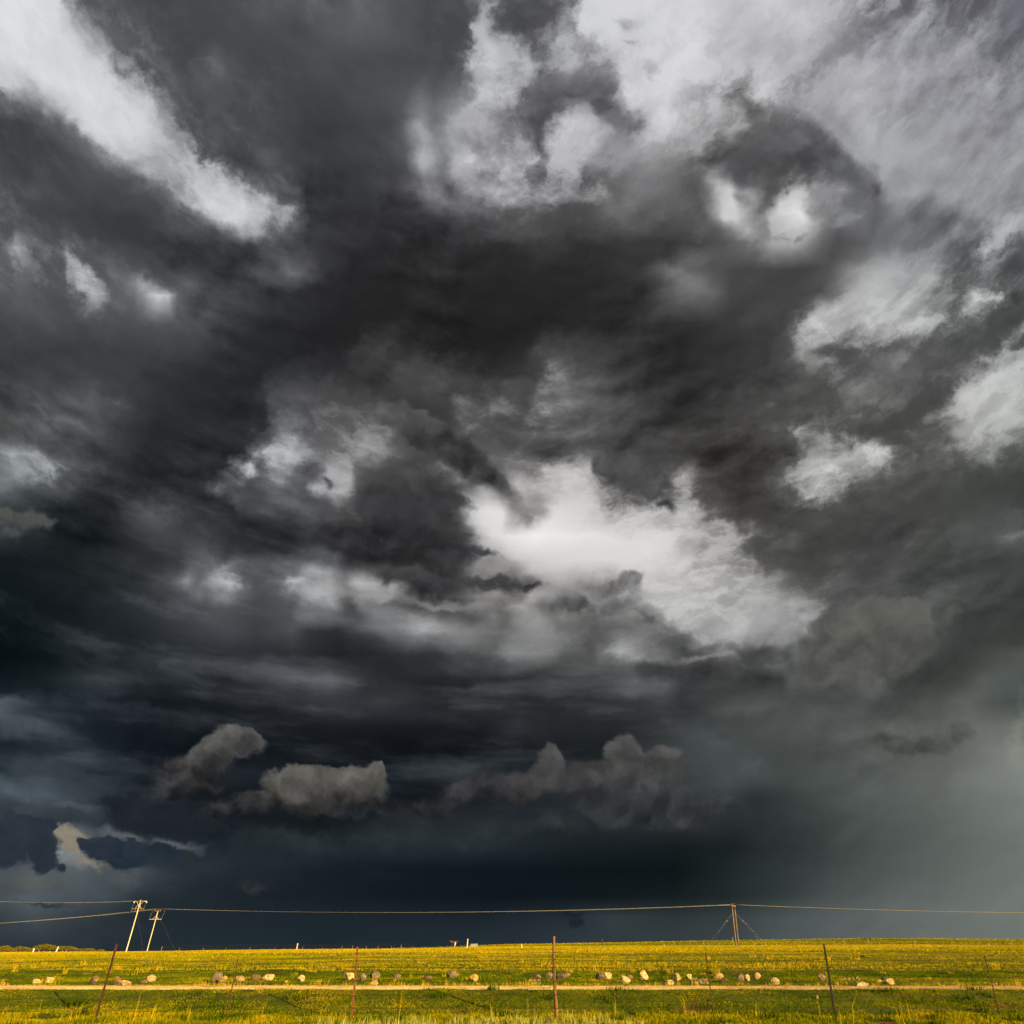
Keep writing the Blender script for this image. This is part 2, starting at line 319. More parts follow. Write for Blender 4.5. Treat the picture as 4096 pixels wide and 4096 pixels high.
col = g.vm('SCALE', col, scale=ratio)

# heaped clouds in front of the deck: ellipses with ragged edges, lit from the upper left
fine = g.noise(g.vm('ADD', P, (1.7, 5.2, 8.0)), 55.0, 3.5, 0.6, out='Color')
mid = g.noise(g.vm('ADD', P, (6.7, 1.2, 3.0)), 21.0, 3.0, 0.5, out='Color')
PC = g.vm('ADD', P, g.vm('ADD', centred(fine, 0.020), centred(mid, 0.032)))
bil = g.noise(g.vm('ADD', PC, (2.2, 2.2, 0)), 30.0, 4.0, 0.5)
bilb = g.noise(g.vm('ADD', PC, (2.2 + 0.005, 2.2 + 0.011, 0)), 30.0, 4.0, 0.5)
relief = g.m('SUBTRACT', bil, bilb)
def ell(PC, x, y, rx, ry, rot=0.0):
    nd = g.n('ShaderNodeMapping', vector_type='TEXTURE')
    g.put(nd.inputs['Vector'], PC)
    nd.inputs['Location'].default_value = (x/1932.0, y/1932.0, 0)
    nd.inputs['Rotation'].default_value = (0, 0, R(rot))
    nd.inputs['Scale'].default_value = (rx/1932.0, ry/1932.0, 1)
    return g.m('SUBTRACT', 1.0, g.vm('LENGTH', nd.outputs[0], out=1))
def heap(col, PC, bil, relief, ells, stops, y0, y1, soft=0.25, opac=1.0, fade=None, bilamp=0.10, tilt=0.0):
    """stops: colours from the top (y0) to the base (y1); soft: edge width; fade=(ya,yb): dissolves downwards"""
    a = None
    for e in ells:
        v = ell(PC, *e)
        a = v if a is None else g.m('MAXIMUM', a, v)
    px, py, _ = g.sep(PC)
    sv = g.rng(py, y0/1932.0, y1/1932.0, soft, min(soft * 3.0, 0.95))           # crisp on top, dissolving at the base
    mask = g.m('MULTIPLY', g.rng(g.m('MULTIPLY_ADD', g.m('SUBTRACT', bil, 0.5), 0.75, a), 0.0, sv, smooth=True), opac)
    if fade: mask = g.m('MULTIPLY', mask, g.rng(py, fade[0]/1932.0, fade[1]/1932.0, 1.0, 0.0, smooth=True))
    t = g.m('ADD', g.rng(py, y0/1932.0, y1/1932.0), g.m('MULTIPLY', g.m('SUBTRACT', bil, 0.5), 1.6))
    if tilt: t = g.m('ADD', t, g.m('MULTIPLY', g.m('SUBTRACT', px, ells[0][0]/1932.0), tilt))
    n = len(stops)
    c = g.ramp(t, [(i/(n-1), tuple(q/255.0 for q in s)) for i, s in enumerate(stops)])
    b = g.m('MULTIPLY', relief, bilamp * 4.0)
    c = g.vm('ADD', c, g.comb(b, b, b))
    return g.mix(mask, col, c)

HEAPS = [
 dict(ells=[(1405,375,34,22,30),(1432,425,26,34,-20),(1540,395,34,20,30),(1470,448,40,14,10),(1505,452,22,12,-30)], stops=[(132,132,133),(150,149,149),(124,124,125)], y0=350, y1=460, soft=0.8, opac=0.75, bilamp=0.25),
 dict(ells=[(1570,385,60,34,20),(1590,420,40,30,0)], stops=[(150,150,152),(118,119,121)], y0=350, y1=450, soft=0.9, opac=0.6, bilamp=0.2),
 dict(ells=[(60,1665,190,40,4),(230,1655,120,28,6)], stops=[(92,94,94),(80,84,86),(62,69,74)], y0=1620, y1=1710, soft=1.0, opac=0.6, bilamp=0.06),
 # grey veils between the bright breaks
 dict(ells=[(1730,110,280,150,0),(1860,260,180,130,0)], stops=[(144,144,155),(152,151,157),(146,146,150)], y0=0, y1=350, soft=1.0, opac=0.55, bilamp=0.10),
 dict(ells=[(1700,340,170,60,-20),(1480,90,120,60,-20)], stops=[(160,160,164),(150,150,153)], y0=60, y1=380, soft=1.0, opac=0.45, bilamp=0.10),
 dict(ells=[(940,250,90,60,0),(1120,300,90,40,0)], stops=[(150,149,152),(142,141,144)], y0=190, y1=330, soft=1.0, opac=0.5, bilamp=0.10),
 dict(ells=[(1700,700,160,50,-20),(1600,760,90,40,-10)], stops=[(112,112,112),(96,96,96)], y0=650, y1=800, soft=1.0, opac=0.5, bilamp=0.10),
 # torn dark masses round the bright gap
 dict(ells=[(760,985,128,84,0),(700,1010,90,60,0),(845,1038,80,42,8),(815,935,80,46,20),(640,1010,60,40,0)], stops=[(80,79,80),(56,55,57),(42,41,45),(46,45,49)], y0=890, y1=1090, soft=0.28, opac=0.88, bilamp=0.07),
 dict(ells=[(868,866,112,30,36),(932,904,46,17,34),(810,826,70,36,20),(760,790,60,40,30)], stops=[(84,83,83),(62,61,62),(48,47,49),(58,57,58)], y0=780, y1=925, soft=0.25, opac=0.92, bilamp=0.08),
 dict(ells=[(905,1040,48,15,14),(850,1052,60,26,0)], stops=[(66,65,67),(52,51,54)], y0=1020, y1=1070, soft=0.4, opac=0.9, bilamp=0.06),
 dict(ells=[(930,1106,120,22,4),(800,1100,130,30,8),(995,1110,34,15,0)], stops=[(70,69,71),(54,53,56),(80,78,78)], y0=1080, y1=1130, soft=0.35, opac=0.92, bilamp=0.07),
 dict(ells=[(860,1140,180,16,6),(700,1120,120,14,8)], stops=[(160,157,154),(138,135,133)], y0=1120, y1=1160, soft=0.8, opac=0.6, bilamp=0.10),
 dict(ells=[(1190,898,70,38,20),(1235,922,50,32,20),(1140,880,38,24,10),(1255,950,28,18,30)], stops=[(84,83,84),(66,66,68),(72,72,75)], y0=860, y1=965, soft=0.28, opac=0.9, bilamp=0.10),
 dict(ells=[(1080,160,100,32,-8),(1145,200,74,24,50),(1008,215,32,54,0)], stops=[(116,116,120),(94,94,98),(108,107,112)], y0=130, y1=260, soft=0.5, opac=0.8, bilamp=0.10),
 dict(ells=[(1480,270,80,40,-10),(1580,310,70,34,40),(1645,350,22,50,-10),(1400,330,60,40,20)], stops=[(110,110,112),(84,85,87),(92,92,94)], y0=220, y1=400, soft=0.5, opac=0.8, bilamp=0.10),
 dict(ells=[(1330,1275,170,30,-4),(1440,1235,60,34,0),(1250,1270,120,26,6)], stops=[(78,78,79),(58,58,60),(50,51,54)], y0=1205, y1=1310, soft=0.6, opac=0.8, bilamp=0.07),
 dict(ells=[(1320,1245,80,12,-6),(1375,1238,44,12,0)], stops=[(140,138,134),(120,118,116)], y0=1230, y1=1262, soft=0.9, opac=0.7, bilamp=0.10),
 # warm gap low on the left, then the dark blue-grey banks in front of it
 dict(ells=[(135,1594,56,36,30),(165,1632,60,20,10),(110,1570,34,18,0)], stops=[(110,108,104),(142,134,118),(128,122,110),(100,100,98)], y0=1555, y1=1655, soft=0.5, bilamp=0.0),
 dict(ells=[(230,1572,100,16,6),(330,1588,80,14,8)], stops=[(100,103,108),(84,90,96)], y0=1555, y1=1605, soft=0.9, opac=0.9, bilamp=0.0),
 dict(ells=[(14,1578,84,50,4),(66,1592,44,44,20),(78,1625,34,24,0),(-10,1605,80,46,0),(112,1640,22,12,30),(96,1560,16,12,0)], stops=[(46,54,62),(42,50,60),(38,47,56)], y0=1530, y1=1650, soft=0.18, bilamp=0.03),
 dict(ells=[(200,1608,58,32,6),(258,1610,66,34,6),(316,1606,38,20,20),(164,1596,28,14,20),(240,1632,80,18,0)], stops=[(42,50,60),(38,48,58),(34,44,54)], y0=1578, y1=1645, soft=0.18, bilamp=0.03),
 dict(ells=[(475,1668,46,17,12)], stops=[(58,54,57),(52,51,54)], y0=1650, y1=1690, soft=1.0, opac=0.8, bilamp=0.0),
 dict(ells=[(75,1665,70,16,0)], stops=[(98,96,90),(84,86,84)], y0=1650, y1=1690, soft=1.0, opac=0.6, bilamp=0.0),
 dict(ells=[(90,1708,60,6,4)], stops=[(40,50,58),(40,50,58)], y0=1700, y1=1716, soft=1.0, opac=0.8, bilamp=0.0),
 # left grey pile
 dict(ells=[(8,978,52,30,0),(52,985,42,32,-10),(80,988,26,20,0),(20,1008,38,16,0)], stops=[(98,98,92),(84,86,83),(60,64,65)], y0=950, y1=1030, soft=0.5, opac=0.85),
 dict(ells=[(10,800,56,34,10)], stops=[(80,80,74),(66,68,66)], y0=775, y1=830, soft=0.9, opac=0.5),
 dict(ells=[(40,1485,170,34,5),(150,1520,110,18,8)], stops=[(82,94,104),(72,84,94)], y0=1450, y1=1530, soft=1.0, opac=0.7, bilamp=0.06),
 # layered shoulder under the left pile
 dict(ells=[(180,1490,170,26,4),(60,1440,120,22,4)], stops=[(62,70,78),(50,58,66)], y0=1420, y1=1510, soft=1.0, opac=0.6, bilamp=0.03),
 dict(ells=[(300,1545,150,36,10),(440,1580,130,34,8),(240,1520,80,22,6)], stops=[(34,38,45),(28,34,40),(24,31,38)], y0=1500, y1=1620, soft=0.45, opac=0.9, fade=(1585,1625), bilamp=0.03),
 # sloping cloud, lit above
 dict(ells=[(445,1408,62,36,-10),(400,1430,90,46,-28),(345,1465,78,52,-30),(316,1490,56,34,-20),(474,1394,26,24,0),(370,1485,60,34,0)], stops=[(88,88,85),(76,75,74),(62,61,61),(48,48,50),(36,38,42)], y0=1375, y1=1500, soft=0.20, fade=(1480,1530), bilamp=0.12, tilt=0.35),
 # long heap with lit tops
 dict(ells=[(600,1500,130,56,0),(555,1484,76,46,0),(690,1492,56,58,-10),(650,1524,100,46,6),(478,1514,90,32,-14),(412,1532,60,28,-20),(655,1470,40,30,0),(716,1468,18,28,0)], stops=[(94,93,87),(84,82,77),(62,61,59),(42,43,44),(24,28,31)], y0=1450, y1=1545, soft=0.22, fade=(1525,1580), bilamp=0.13),
 dict(ells=[(585,1548,120,16,4),(500,1540,70,12,6)], stops=[(24,27,28),(22,26,28)], y0=1530, y1=1570, soft=0.9, opac=0.9, bilamp=0.0),
 dict(ells=[(560,1592,190,42,3),(740,1592,170,44,0),(900,1580,140,40,-4)], stops=[(40,46,48),(42,50,53),(30,39,45)], y0=1550, y1=1635, soft=0.8, opac=0.8, bilamp=0.03),
 # turrets right of the middle
 dict(ells=[(800,1530,110,42,-6),(880,1500,70,38,-20),(960,1488,70,46,-20)], stops=[(56,56,57),(52,51,53),(44,44,46),(30,34,37)], y0=1455, y1=1570, soft=0.45, opac=0.85, fade=(1530,1590)),
 dict(ells=[(1050,1428,22,30,0),(1045,1462,50,54,-10),(1000,1480,58,42,-20),(1100,1485,76,64,0)], stops=[(84,83,81),(72,71,70),(58,57,58),(42,44,47)], y0=1402, y1=1540, soft=0.30, opac=0.88, fade=(1490,1580)),
 dict(ells=[(1178,1428,50,44,0),(1205,1450,62,46,0),(1150,1462,58,48,0),(1252,1434,34,34,0),(1278,1455,30,28,0)], stops=[(90,90,87),(80,79,77),(64,63,63),(52,53,55)], y0=1395, y1=1505, soft=0.28, opac=0.9, fade=(1470,1560)),
 dict(ells=[(1240,1510,150,66,20),(1290,1540,100,50,10)], stops=[(64,65,66),(60,60,61),(46,50,53)], y0=1460, y1=1590, soft=0.8, opac=0.75, fade=(1545,1600)),
 dict(ells=[(1180,1540,150,34,0),(1050,1560,120,30,-4),(1350,1520,110,44,10)], stops=[(60,61,62),(52,54,56),(38,43,48)], y0=1490, y1=1600, soft=1.0, opac=0.65, fade=(1560,1610), bilamp=0.10),
 # large rounded cloud on the right with a sharp left edge
 dict(ells=[(1585,1225,84,72,0),(1640,1178,76,52,0),(1560,1258,62,46,0),(1680,1215,86,66,0),(1705,1160,60,40,0),(1630,1285,74,26,10)], stops=[(100,100,95),(92,92,87),(80,80,76),(86,86,82),(90,90,87)], y0=1125, y1=1310, soft=0.20, opac=0.90, bilamp=0.05),
 dict(ells=[(1600,1190,60,26,-30)], stops=[(112,112,106),(100,100,95)], y0=1150, y1=1220, soft=1.0, opac=0.5, bilamp=0.05),
 dict(ells=[(1800,1140,60,14,-50),(1765,1185,40,16,-50)], stops=[(86,88,82),(78,80,76)], y0=1110, y1=1230, soft=0.9, opac=0.6),
 dict(ells=[(1560,1345,150,30,6),(1420,1330,110,22,-6)], stops=[(88,92,90),(80,86,84)], y0=1310, y1=1370, soft=1.0, opac=0.5, bilamp=0.04),
 dict(ells=[(1360,1400,80,30,0),(1420,1450,60,26,20)], stops=[(82,88,88),(72,78,80)], y0=1370, y1=1470, soft=1.0, opac=0.6, bilamp=0.05),
 dict(ells=[(1680,1396,96,30,14),(1750,1412,86,28,-4),(1818,1390,34,28,-30)], stops=[(82,87,83),(72,77,74),(62,68,66)], y0=1365, y1=1445, soft=0.5, opac=0.85),
 dict(ells=[(1905,1300,60,60,30)], stops=[(82,92,90),(72,84,84)], y0=1240, y1=1350, soft=0.8, opac=0.6, bilamp=0.02),
 dict(ells=[(1915,1400,16,120,8)], stops=[(132,138,124),(142,148,132),(124,132,122)], y0=1280, y1=1500, soft=1.0, opac=0.4, bilamp=0.0),
 # scraps
 dict(ells=[(1080,1722,34,11,0),(1086,1738,18,18,0)], stops=[(24,34,40),(26,36,42)], y0=1710, y1=1760, soft=0.6, opac=0.85, bilamp=0.0),
 dict(ells=[(590,886,28,12,-15),(618,916,19,13,30)], stops=[(84,84,88),(78,78,82)], y0=870, y1=930, soft=0.9, opac=0.9),
 dict(ells=[(1190,44,34,13,10),(1195,78,22,8,30),(1232,130,20,18,0)], stops=[(160,160,168),(160,160,166)], y0=30, y1=140, soft=1.0, opac=0.75),
 dict(ells=[(995,958,52,38,0),(995,985,24,32,0)], stops=[(150,148,146),(124,122,121),(150,148,146)], y0=930, y1=1015, soft=0.8, opac=0.75),
 dict(ells=[(1150,1118,84,38,10),(1190,1098,30,24,0),(1110,1156,110,34,10),(1220,1170,60,26,20)], stops=[(146,142,139),(108,106,106),(98,97,98),(124,121,118)], y0=1080, y1=1190, soft=0.6, opac=0.75, bilamp=0.25),
]
for h in HEAPS:
    col = grouped('heaped_cloud', {'col': ('Color', col), 'PC': ('Vector', PC), 'bil': ('Float', bil), 'relief': ('Float', relief)},
                  lambda col, PC, bil, relief, h=h: heap(col, after(PC, col), bil, relief, **h))

# rain curtain light streak on the right
# display grey to light
gam = g.n('ShaderNodeGamma'); g.put(gam.inputs[0], g.vm('MULTIPLY', g.vm('ADD', col, (0.055, 0.055, 0.055)), (1/1.055, 1/1.055, 1/1.055))); gam.inputs[1].default_value = 2.4
storm = g.vm('MULTIPLY', gam.outputs[0], (2.5, 2.5, 2.5))        # strength 0.1 below, exposure +2 above
sky = g.n('ShaderNodeTexSky', sky_type='NISHITA', sun_disc=False, sun_elevation=SUN_EL, sun_rotation=SUN_AZ)
behind = g.rng(df, 0.05, 0.35, 1.0, 0.0, smooth=True)
clear = g.vm('SCALE', sky.outputs[0], scale=0.5)          # the clear strip behind the viewer, dimmed so that shadows go darker
final = g.mix(behind, storm, clear)
bg = g.n('ShaderNodeBackground'); g.put(bg.inputs[0], final); bg.inputs[1].default_value = 0.1
outn = g.n('ShaderNodeOutputWorld'); NT.links.new(bg.outputs[0], outn.inputs[0])

# =================================================================== ground, plants and things
rng = np.random.default_rng(11)
rnd = random.Random(5)
CT, ST = math.cos(PITCH), math.sin(PITCH)
def slope(py):                    # height over depth for a picture row of the reference frame
    b = (2048.0 - py) / FPX
    return (b * CT + ST) / (CT - b * ST)
def at(px, py, Y):
    a = (px - PPX) / FPX; b = (2048.0 - py) / FPX
    s = Y / (CT - b * ST)
    return Vector((a * s, Y, EYE.z + (b * CT + ST) * s))
NEAR_Y = [-60, 0, 8, 12, 15, 16.5, 17.3, 18.3, 19.3, 19.95, 22.3, 23.1, 25, 28, 31, 33]
NEAR_Z = [-1.6, -1.62, -1.50, -1.30, -1.17, -1.135, -1.135, -1.06, -0.90, -0.805, -0.815, -0.84, -0.80, -0.785, -0.745, -0.70]
K1X = [-3000, 0, 430, 1000, 1500, 1800, 2400, 3000, 3700, 4096, 7000]
K1Y = [3812, 3811, 3808, 3801, 3797, 3793, 3786, 3784, 3782, 3784, 3786]
K2X = [-3000, 900, 1650, 1850, 2000, 2400, 3000, 3500, 3700, 4096, 7000]
K2Y = [3822, 3810, 3794, 3785, 3778, 3771, 3761, 3753, 3753, 3757, 3762]
C1, C2 = 190.0, 320.0
slope_v = np.vectorize(slope)
def vnoise(x, y, s, seed=0):
    """smooth value noise, vectorised"""
    x = np.asarray(x, float) / s + seed * 17.31; y = np.asarray(y, float) / s + seed * 7.77
    xi = np.floor(x); yi = np.floor(y); fx = x - xi; fy = y - yi
    fx = fx * fx * (3 - 2 * fx); fy = fy * fy * (3 - 2 * fy)
    def h(i, j):
        v = np.sin(i * 127.1 + j * 311.7 + seed * 74.7) * 43758.5453
        return v - np.floor(v)
    return (h(xi, yi) * (1-fx) + h(xi+1, yi) * fx) * (1-fy) + (h(xi, yi+1) * (1-fx) + h(xi+1, yi+1) * fx) * fy
def H(x, y):
    x = np.asarray(x, float); y = np.asarray(y, float)
    wob = (vnoise(x, y * 0, 9, 3) - 0.5) * 0.5 + (vnoise(x, y * 0, 3.1, 4) - 0.5) * 0.18
    yy = np.where((y > 17.5) & (y < 21), y + wob, y)
    near = np.interp(yy, NEAR_Y, NEAR_Z)
    px = PPX + 3296.0 * x / np.maximum(y, 20.0)
    z1 = C1 * slope_v(np.interp(px, K1X, K1Y)); z2 = C2 * slope_v(np.interp(px, K2X, K2Y))
    far = np.where(y < C1, -0.70 + (z1 + 0.70) * (y - 33.0) / (C1 - 33.0),
          np.where(y < C2, z1 + (z2 - z1) * (y - C1) / (C2 - C1), z2 - (y - C2) * 0.035))
    far = np.maximum(far, -26.0)
    z = np.where(y < 33.0, near, far)
    off = (y < 19.8) | (y > 22.9)
    bump = (vnoise(x, y, 2.3, 1) - 0.5) * 0.05 + (vnoise(x, y, 0.7, 2) - 0.5) * 0.03
    bump = bump * np.where(off, 1.0, 0.15) + np.where(y > 45, (vnoise(x, y, 14, 5) - 0.5) * 0.16, 0.0)
    bump = bump + np.where(y > 22.9, np.exp(-((y - 31.5) / 1.2) ** 2) * (vnoise(x, y, 1.7, 8) - 0.35) * 0.14, 0.0)
    return z + bump + EYE.z
def hz(x, y): return float(H(x, y))
def ground_hit(px, py, lo=9.0, hi=330.0):
    a = (px - PPX) / FPX; b = (2048.0 - py) / FPX
    y = lo
    while y < hi:
        s = y / (CT - b * ST); x = a * s; z = EYE.z + (b * CT + ST) * s
        if z <= hz(x, y): return Vector((x, y, hz(x, y)))
        y += 0.05 if y < 60 else 0.5
    return Vector((a * hi, hi, hz(a * hi, hi)))

def new_obj(name, me, m=None, parent=None):
    o = bpy.data.objects.new(name, me); sc.collection.objects.link(o)
    if m is not None and me is not None: me.materials.append(m)
    if parent is not None: o.parent = parent
    return o
def tag(o, label=None, cat=None, group=None, kind=None):
    if label: o['label'] = label
    if cat: o['category'] = cat
    if group: o['group'] = group
    if kind: o['kind'] = kind
    return o
def empty(name, loc):
    o = bpy.data.objects.new(name, None); sc.collection.objects.link(o)
    o.location = loc; o.empty_display_size = 0.2
    return o
def mesh_np(name, v, loops, sizes, smooth=False, attrs=None):
    me = bpy.data.meshes.new(name)
    me.vertices.add(len(v)); me.vertices.foreach_set('co', np.asarray(v, np.float32).ravel())
    me.loops.add(len(loops)); me.loops.foreach_set('vertex_index', np.asarray(loops, np.int32))
    me.polygons.add(len(sizes))
    st = np.zeros(len(sizes), np.int32); st[1:] = np.cumsum(sizes)[:-1]
    me.polygons.foreach_set('loop_start', st); me.polygons.foreach_set('loop_total', np.asarray(sizes, np.int32))
    me.update(calc_edges=True)
    for k, a in (attrs or {}).items():
        at_ = me.attributes.new(k, 'FLOAT', 'POINT'); at_.data.foreach_set('value', np.asarray(a, np.float32))
    if smooth: me.polygons.foreach_set('use_smooth', np.ones(len(sizes), bool))
    return me

# ------------------------------------------------------------------ materials
def mat(name):
    m = bpy.data.materials.new(name); m.use_nodes = True
    nt = m.node_tree; nt.nodes.clear()
    gg = G(nt)
    out = gg.n('ShaderNodeOutputMaterial')
    bs = gg.n('ShaderNodeBsdfPrincipled')
    nt.links.new(bs.outputs[0], out.inputs[0])
    return m, gg, bs, out
def simple(name, c1, c2, scale=8.0, rough=0.85, bump=0.0, detail=5, metallic=0.0, lo=0.35, hi=0.65, stretch=(1, 1, 1)):
    m, gg, bs, out = mat(name)
    p = gg.n('ShaderNodeTexCoord').outputs['Object']
    p = gg.vm('MULTIPLY', p, stretch)
    f = gg.noise(p, scale, detail, 0.6)
    gg.put(bs.inputs['Base Color'], gg.mix(gg.rng(f, lo, hi), (*c1, 1), (*c2, 1)))
    bs.inputs['Roughness'].default_value = rough; bs.inputs['Metallic'].default_value = metallic
    bs.inputs['Specular IOR Level'].default_value = 0.25
    if bump:
        b = gg.n('ShaderNodeBump'); gg.put(b.inputs['Height'], f); b.inputs['Strength'].default_value = bump
        b.inputs['Distance'].default_value = 0.02
        gg.put(bs.inputs['Normal'], b.outputs[0])
    return m
def leafy(name, stops, transl=0.35, world_scale=0.35, wamt=0.5, dark=None):
    """blades and leaves: colour from a per-blade tone attribute and a patch noise on the ground"""
    m, gg, bs, out = mat(name)
    tone = gg.n('ShaderNodeAttribute', attribute_name='tone').outputs['Fac']
    pos = gg.n('ShaderNodeNewGeometry').outputs['Position']
    patch = gg.noise(pos, world_scale, 4, 0.6)
    t = gg.m('ADD', tone, gg.m('MULTIPLY', gg.m('SUBTRACT', patch, 0.5), wamt))
    n = len(stops)
    c = gg.ramp(t, [(i / (n - 1), s) for i, s in enumerate(stops)])
    gg.put(bs.inputs['Base Color'], c)
    bs.inputs['Roughness'].default_value = 0.85; bs.inputs['Specular IOR Level'].default_value = 0.0
    tr = gg.n('ShaderNodeBsdfTranslucent'); gg.put(tr.inputs[0], c)
    mx = gg.n('ShaderNodeMixShader'); mx.inputs[0].default_value = transl
    gg.nt.links.new(bs.outputs[0], mx.inputs[1]); gg.nt.links.new(tr.outputs[0], mx.inputs[2])
    gg.nt.links.new(mx.outputs[0], out.inputs[0])
    return m
GREEN_D, GREEN, OLIVE, YEL, GOLD, STRAW = (0.012, 0.028, 0.001), (0.034, 0.062, 0.002), (0.105, 0.118, 0.002), (0.215, 0.180, 0.003), (0.31, 0.21, 0.006), (0.38, 0.26, 0.025)
M_GRASS = leafy('grass_blades', [GREEN_D, GREEN, OLIVE, YEL, GOLD, STRAW], 0.30, 0.30, 0.55)
M_PALE = leafy('pale_weed', [(0.06, 0.08, 0.006), (0.16, 0.17, 0.025), (0.34, 0.32, 0.11)], 0.25, 1.0, 0.2)
M_SCRUB = leafy('scrub_leaves', [(0.05, 0.055, 0.004), (0.11, 0.105, 0.006), (0.22, 0.14, 0.012)], 0.25, 0.5, 0.4)
M_DARKLEAF = leafy('dark_leaves', [(0.010, 0.018, 0.003), (0.025, 0.035, 0.005), (0.05, 0.05, 0.008)], 0.2, 0.6, 0.3)

# terrain colour
m, gg, bs, out = mat('field_soil_and_turf')
pos = gg.n('ShaderNodeNewGeometry').outputs['Position']
px_, py_, pz_ = gg.sep(pos)
big = gg.noise(pos, 0.05, 4, 0.6); midn = gg.noise(pos, 0.55, 5, 0.65); finen = gg.noise(pos, 6.0, 5, 0.65)
turf = gg.mix(gg.rng(midn, 0.35, 0.65), (0.028, 0.050, 0.002, 1), (0.085, 0.095, 0.004, 1))
turf = gg.mix(gg.m('MULTIPLY', gg.rng(finen, 0.50, 0.75), 0.5), turf, (0.10, 0.055, 0.018, 1))
soil = gg.m('MULTIPLY', gg.rng(gg.noise(gg.vm('ADD', pos, (3.0, 1.0, 0.0)), 0.9, 3, 0.5), 0.56, 0.66), gg.rng(px_, -6.0, 4.0, 0.25, 1.0))
turf = gg.mix(gg.m('MULTIPLY', soil, 0.8), turf, (0.13, 0.050, 0.016, 1))
gold = gg.mix(gg.rng(midn, 0.35, 0.65), (0.22, 0.17, 0.012, 1), (0.38, 0.25, 0.03, 1))
fargold = gg.rng(gg.m('ADD', py_, gg.m('MULTIPLY', gg.m('SUBTRACT', big, 0.5), 60.0)), 45.0, 150.0)
base = gg.mix(fargold, turf, gold)
beyond = gg.rng(gg.m('ADD', py_, gg.m('MULTIPLY', gg.m('SUBTRACT', big, 0.5), 30.0)), 192.0, 200.0)
farc = gg.mix(gg.rng(midn, 0.4, 0.6), (0.09, 0.11, 0.008, 1), (0.20, 0.16, 0.012, 1))
base = gg.mix(beyond, base, farc)
gg.put(bs.inputs['Base Color'], base); bs.inputs['Roughness'].default_value = 0.95; bs.inputs['Specular IOR Level'].default_value = 0.05
b = gg.n('ShaderNodeBump'); gg.put(b.inputs['Height'], finen); b.inputs['Strength'].default_value = 0.8; b.inputs['Distance'].default_value = 0.12
gg.put(bs.inputs['Normal'], b.outputs[0])
M_GROUND = m

# gravel
m, gg, bs, out = mat('pale_gravel')
pos = gg.n('ShaderNodeNewGeometry').outputs['Position']
n1 = gg.noise(pos, 14.0, 6, 0.7); n2 = gg.noise(pos, 1.3, 3, 0.6)
c = gg.mix(gg.rng(n1, 0.35, 0.65), (0.56, 0.38, 0.15, 1), (0.86, 0.64, 0.30, 1))
c = gg.mix(gg.m('MULTIPLY', gg.rng(n2, 0.50, 0.68), 0.75), c, (0.30, 0.17, 0.07, 1))
gxx = gg.sep(pos)[0]
c = gg.mix(gg.m('MULTIPLY', gg.rng(gg.m('ADD', gxx, gg.m('MULTIPLY', n2, 6.0)), 2.0, 10.0), 0.6), c, (0.27, 0.17, 0.075, 1))
gg.put(bs.inputs['Base Color'], c); bs.inputs['Roughness'].default_value = 0.95; bs.inputs['Specular IOR Level'].default_value = 0.0
b = gg.n('ShaderNodeBump'); gg.put(b.inputs['Height'], n1); b.inputs['Strength'].default_value = 1.0; b.inputs['Distance'].default_value = 0.05
gg.put(bs.inputs['Normal'], b.outputs[0])
M_GRAVEL = m

# ------------------------------------------------------------------ terrain sheet
ys = np.concatenate([np.arange(-60, 9, 3.0), np.arange(9, 45, 0.22), np.geomspace(45, 340, 150), np.geomspace(350, 6000, 40)])
ss = np.linspace(-1, 1, 420)
YY, SS = np.meshgrid(ys, ss, indexing='ij')
XX = SS * (np.maximum(YY, 5) * 1.15 + 22)
ZZ = H(XX, YY)
nr, nc = YY.shape
idx = np.arange(nr * nc).reshape(nr, nc)
q = np.stack([idx[:-1, :-1], idx[:-1, 1:], idx[1:, 1:], idx[1:, :-1]], -1).reshape(-1)
me = mesh_np('ground', np.stack([XX, YY, ZZ], -1).reshape(-1, 3), q, np.full((nr-1)*(nc-1), 4), smooth=True)
tag(new_obj('ground', me, M_GROUND), kind='structure')

# gravel track: a slightly crowned strip of its own with a ragged verge
xs = np.arange(-60, 60, 0.12); vs = np.linspace(0, 1, 9)
y0 = 20.15 + (vnoise(xs, xs*0, 2.2, 21) - 0.5) * 0.55 + (vnoise(xs, xs*0, 0.5, 22) - 0.5) * 0.22
y1 = 21.95 - 0.04 * np.clip(xs, 0, 14) + (vnoise(xs, xs*0, 2.9, 23) - 0.5) * 0.6 + (vnoise(xs, xs*0, 0.5, 24) - 0.5) * 0.25
Yr = y0[None, :] * (1 - vs[:, None]) + y1[None, :] * vs[:, None]; Xr = np.repeat(xs[None, :], 9, 0)
Zr = H(Xr, Yr) + 0.006 + 0.035 * np.sin(vs[:, None] * math.pi) + (vnoise(Xr, Yr, 0.25, 25) - 0.5) * 0.02 * np.sin(vs[:, None] * math.pi)
idx = np.arange(9 * len(xs)).reshape(9, len(xs))
q = np.stack([idx[:-1, :-1], idx[:-1, 1:], idx[1:, 1:], idx[1:, :-1]], -1).reshape(-1)
me = mesh_np('gravel_track', np.stack([Xr, Yr, Zr], -1).reshape(-1, 3), q, np.full(8 * (len(xs)-1), 4), smooth=True)
tag(new_obj('gravel_track', me, M_GRAVEL), kind='structure')

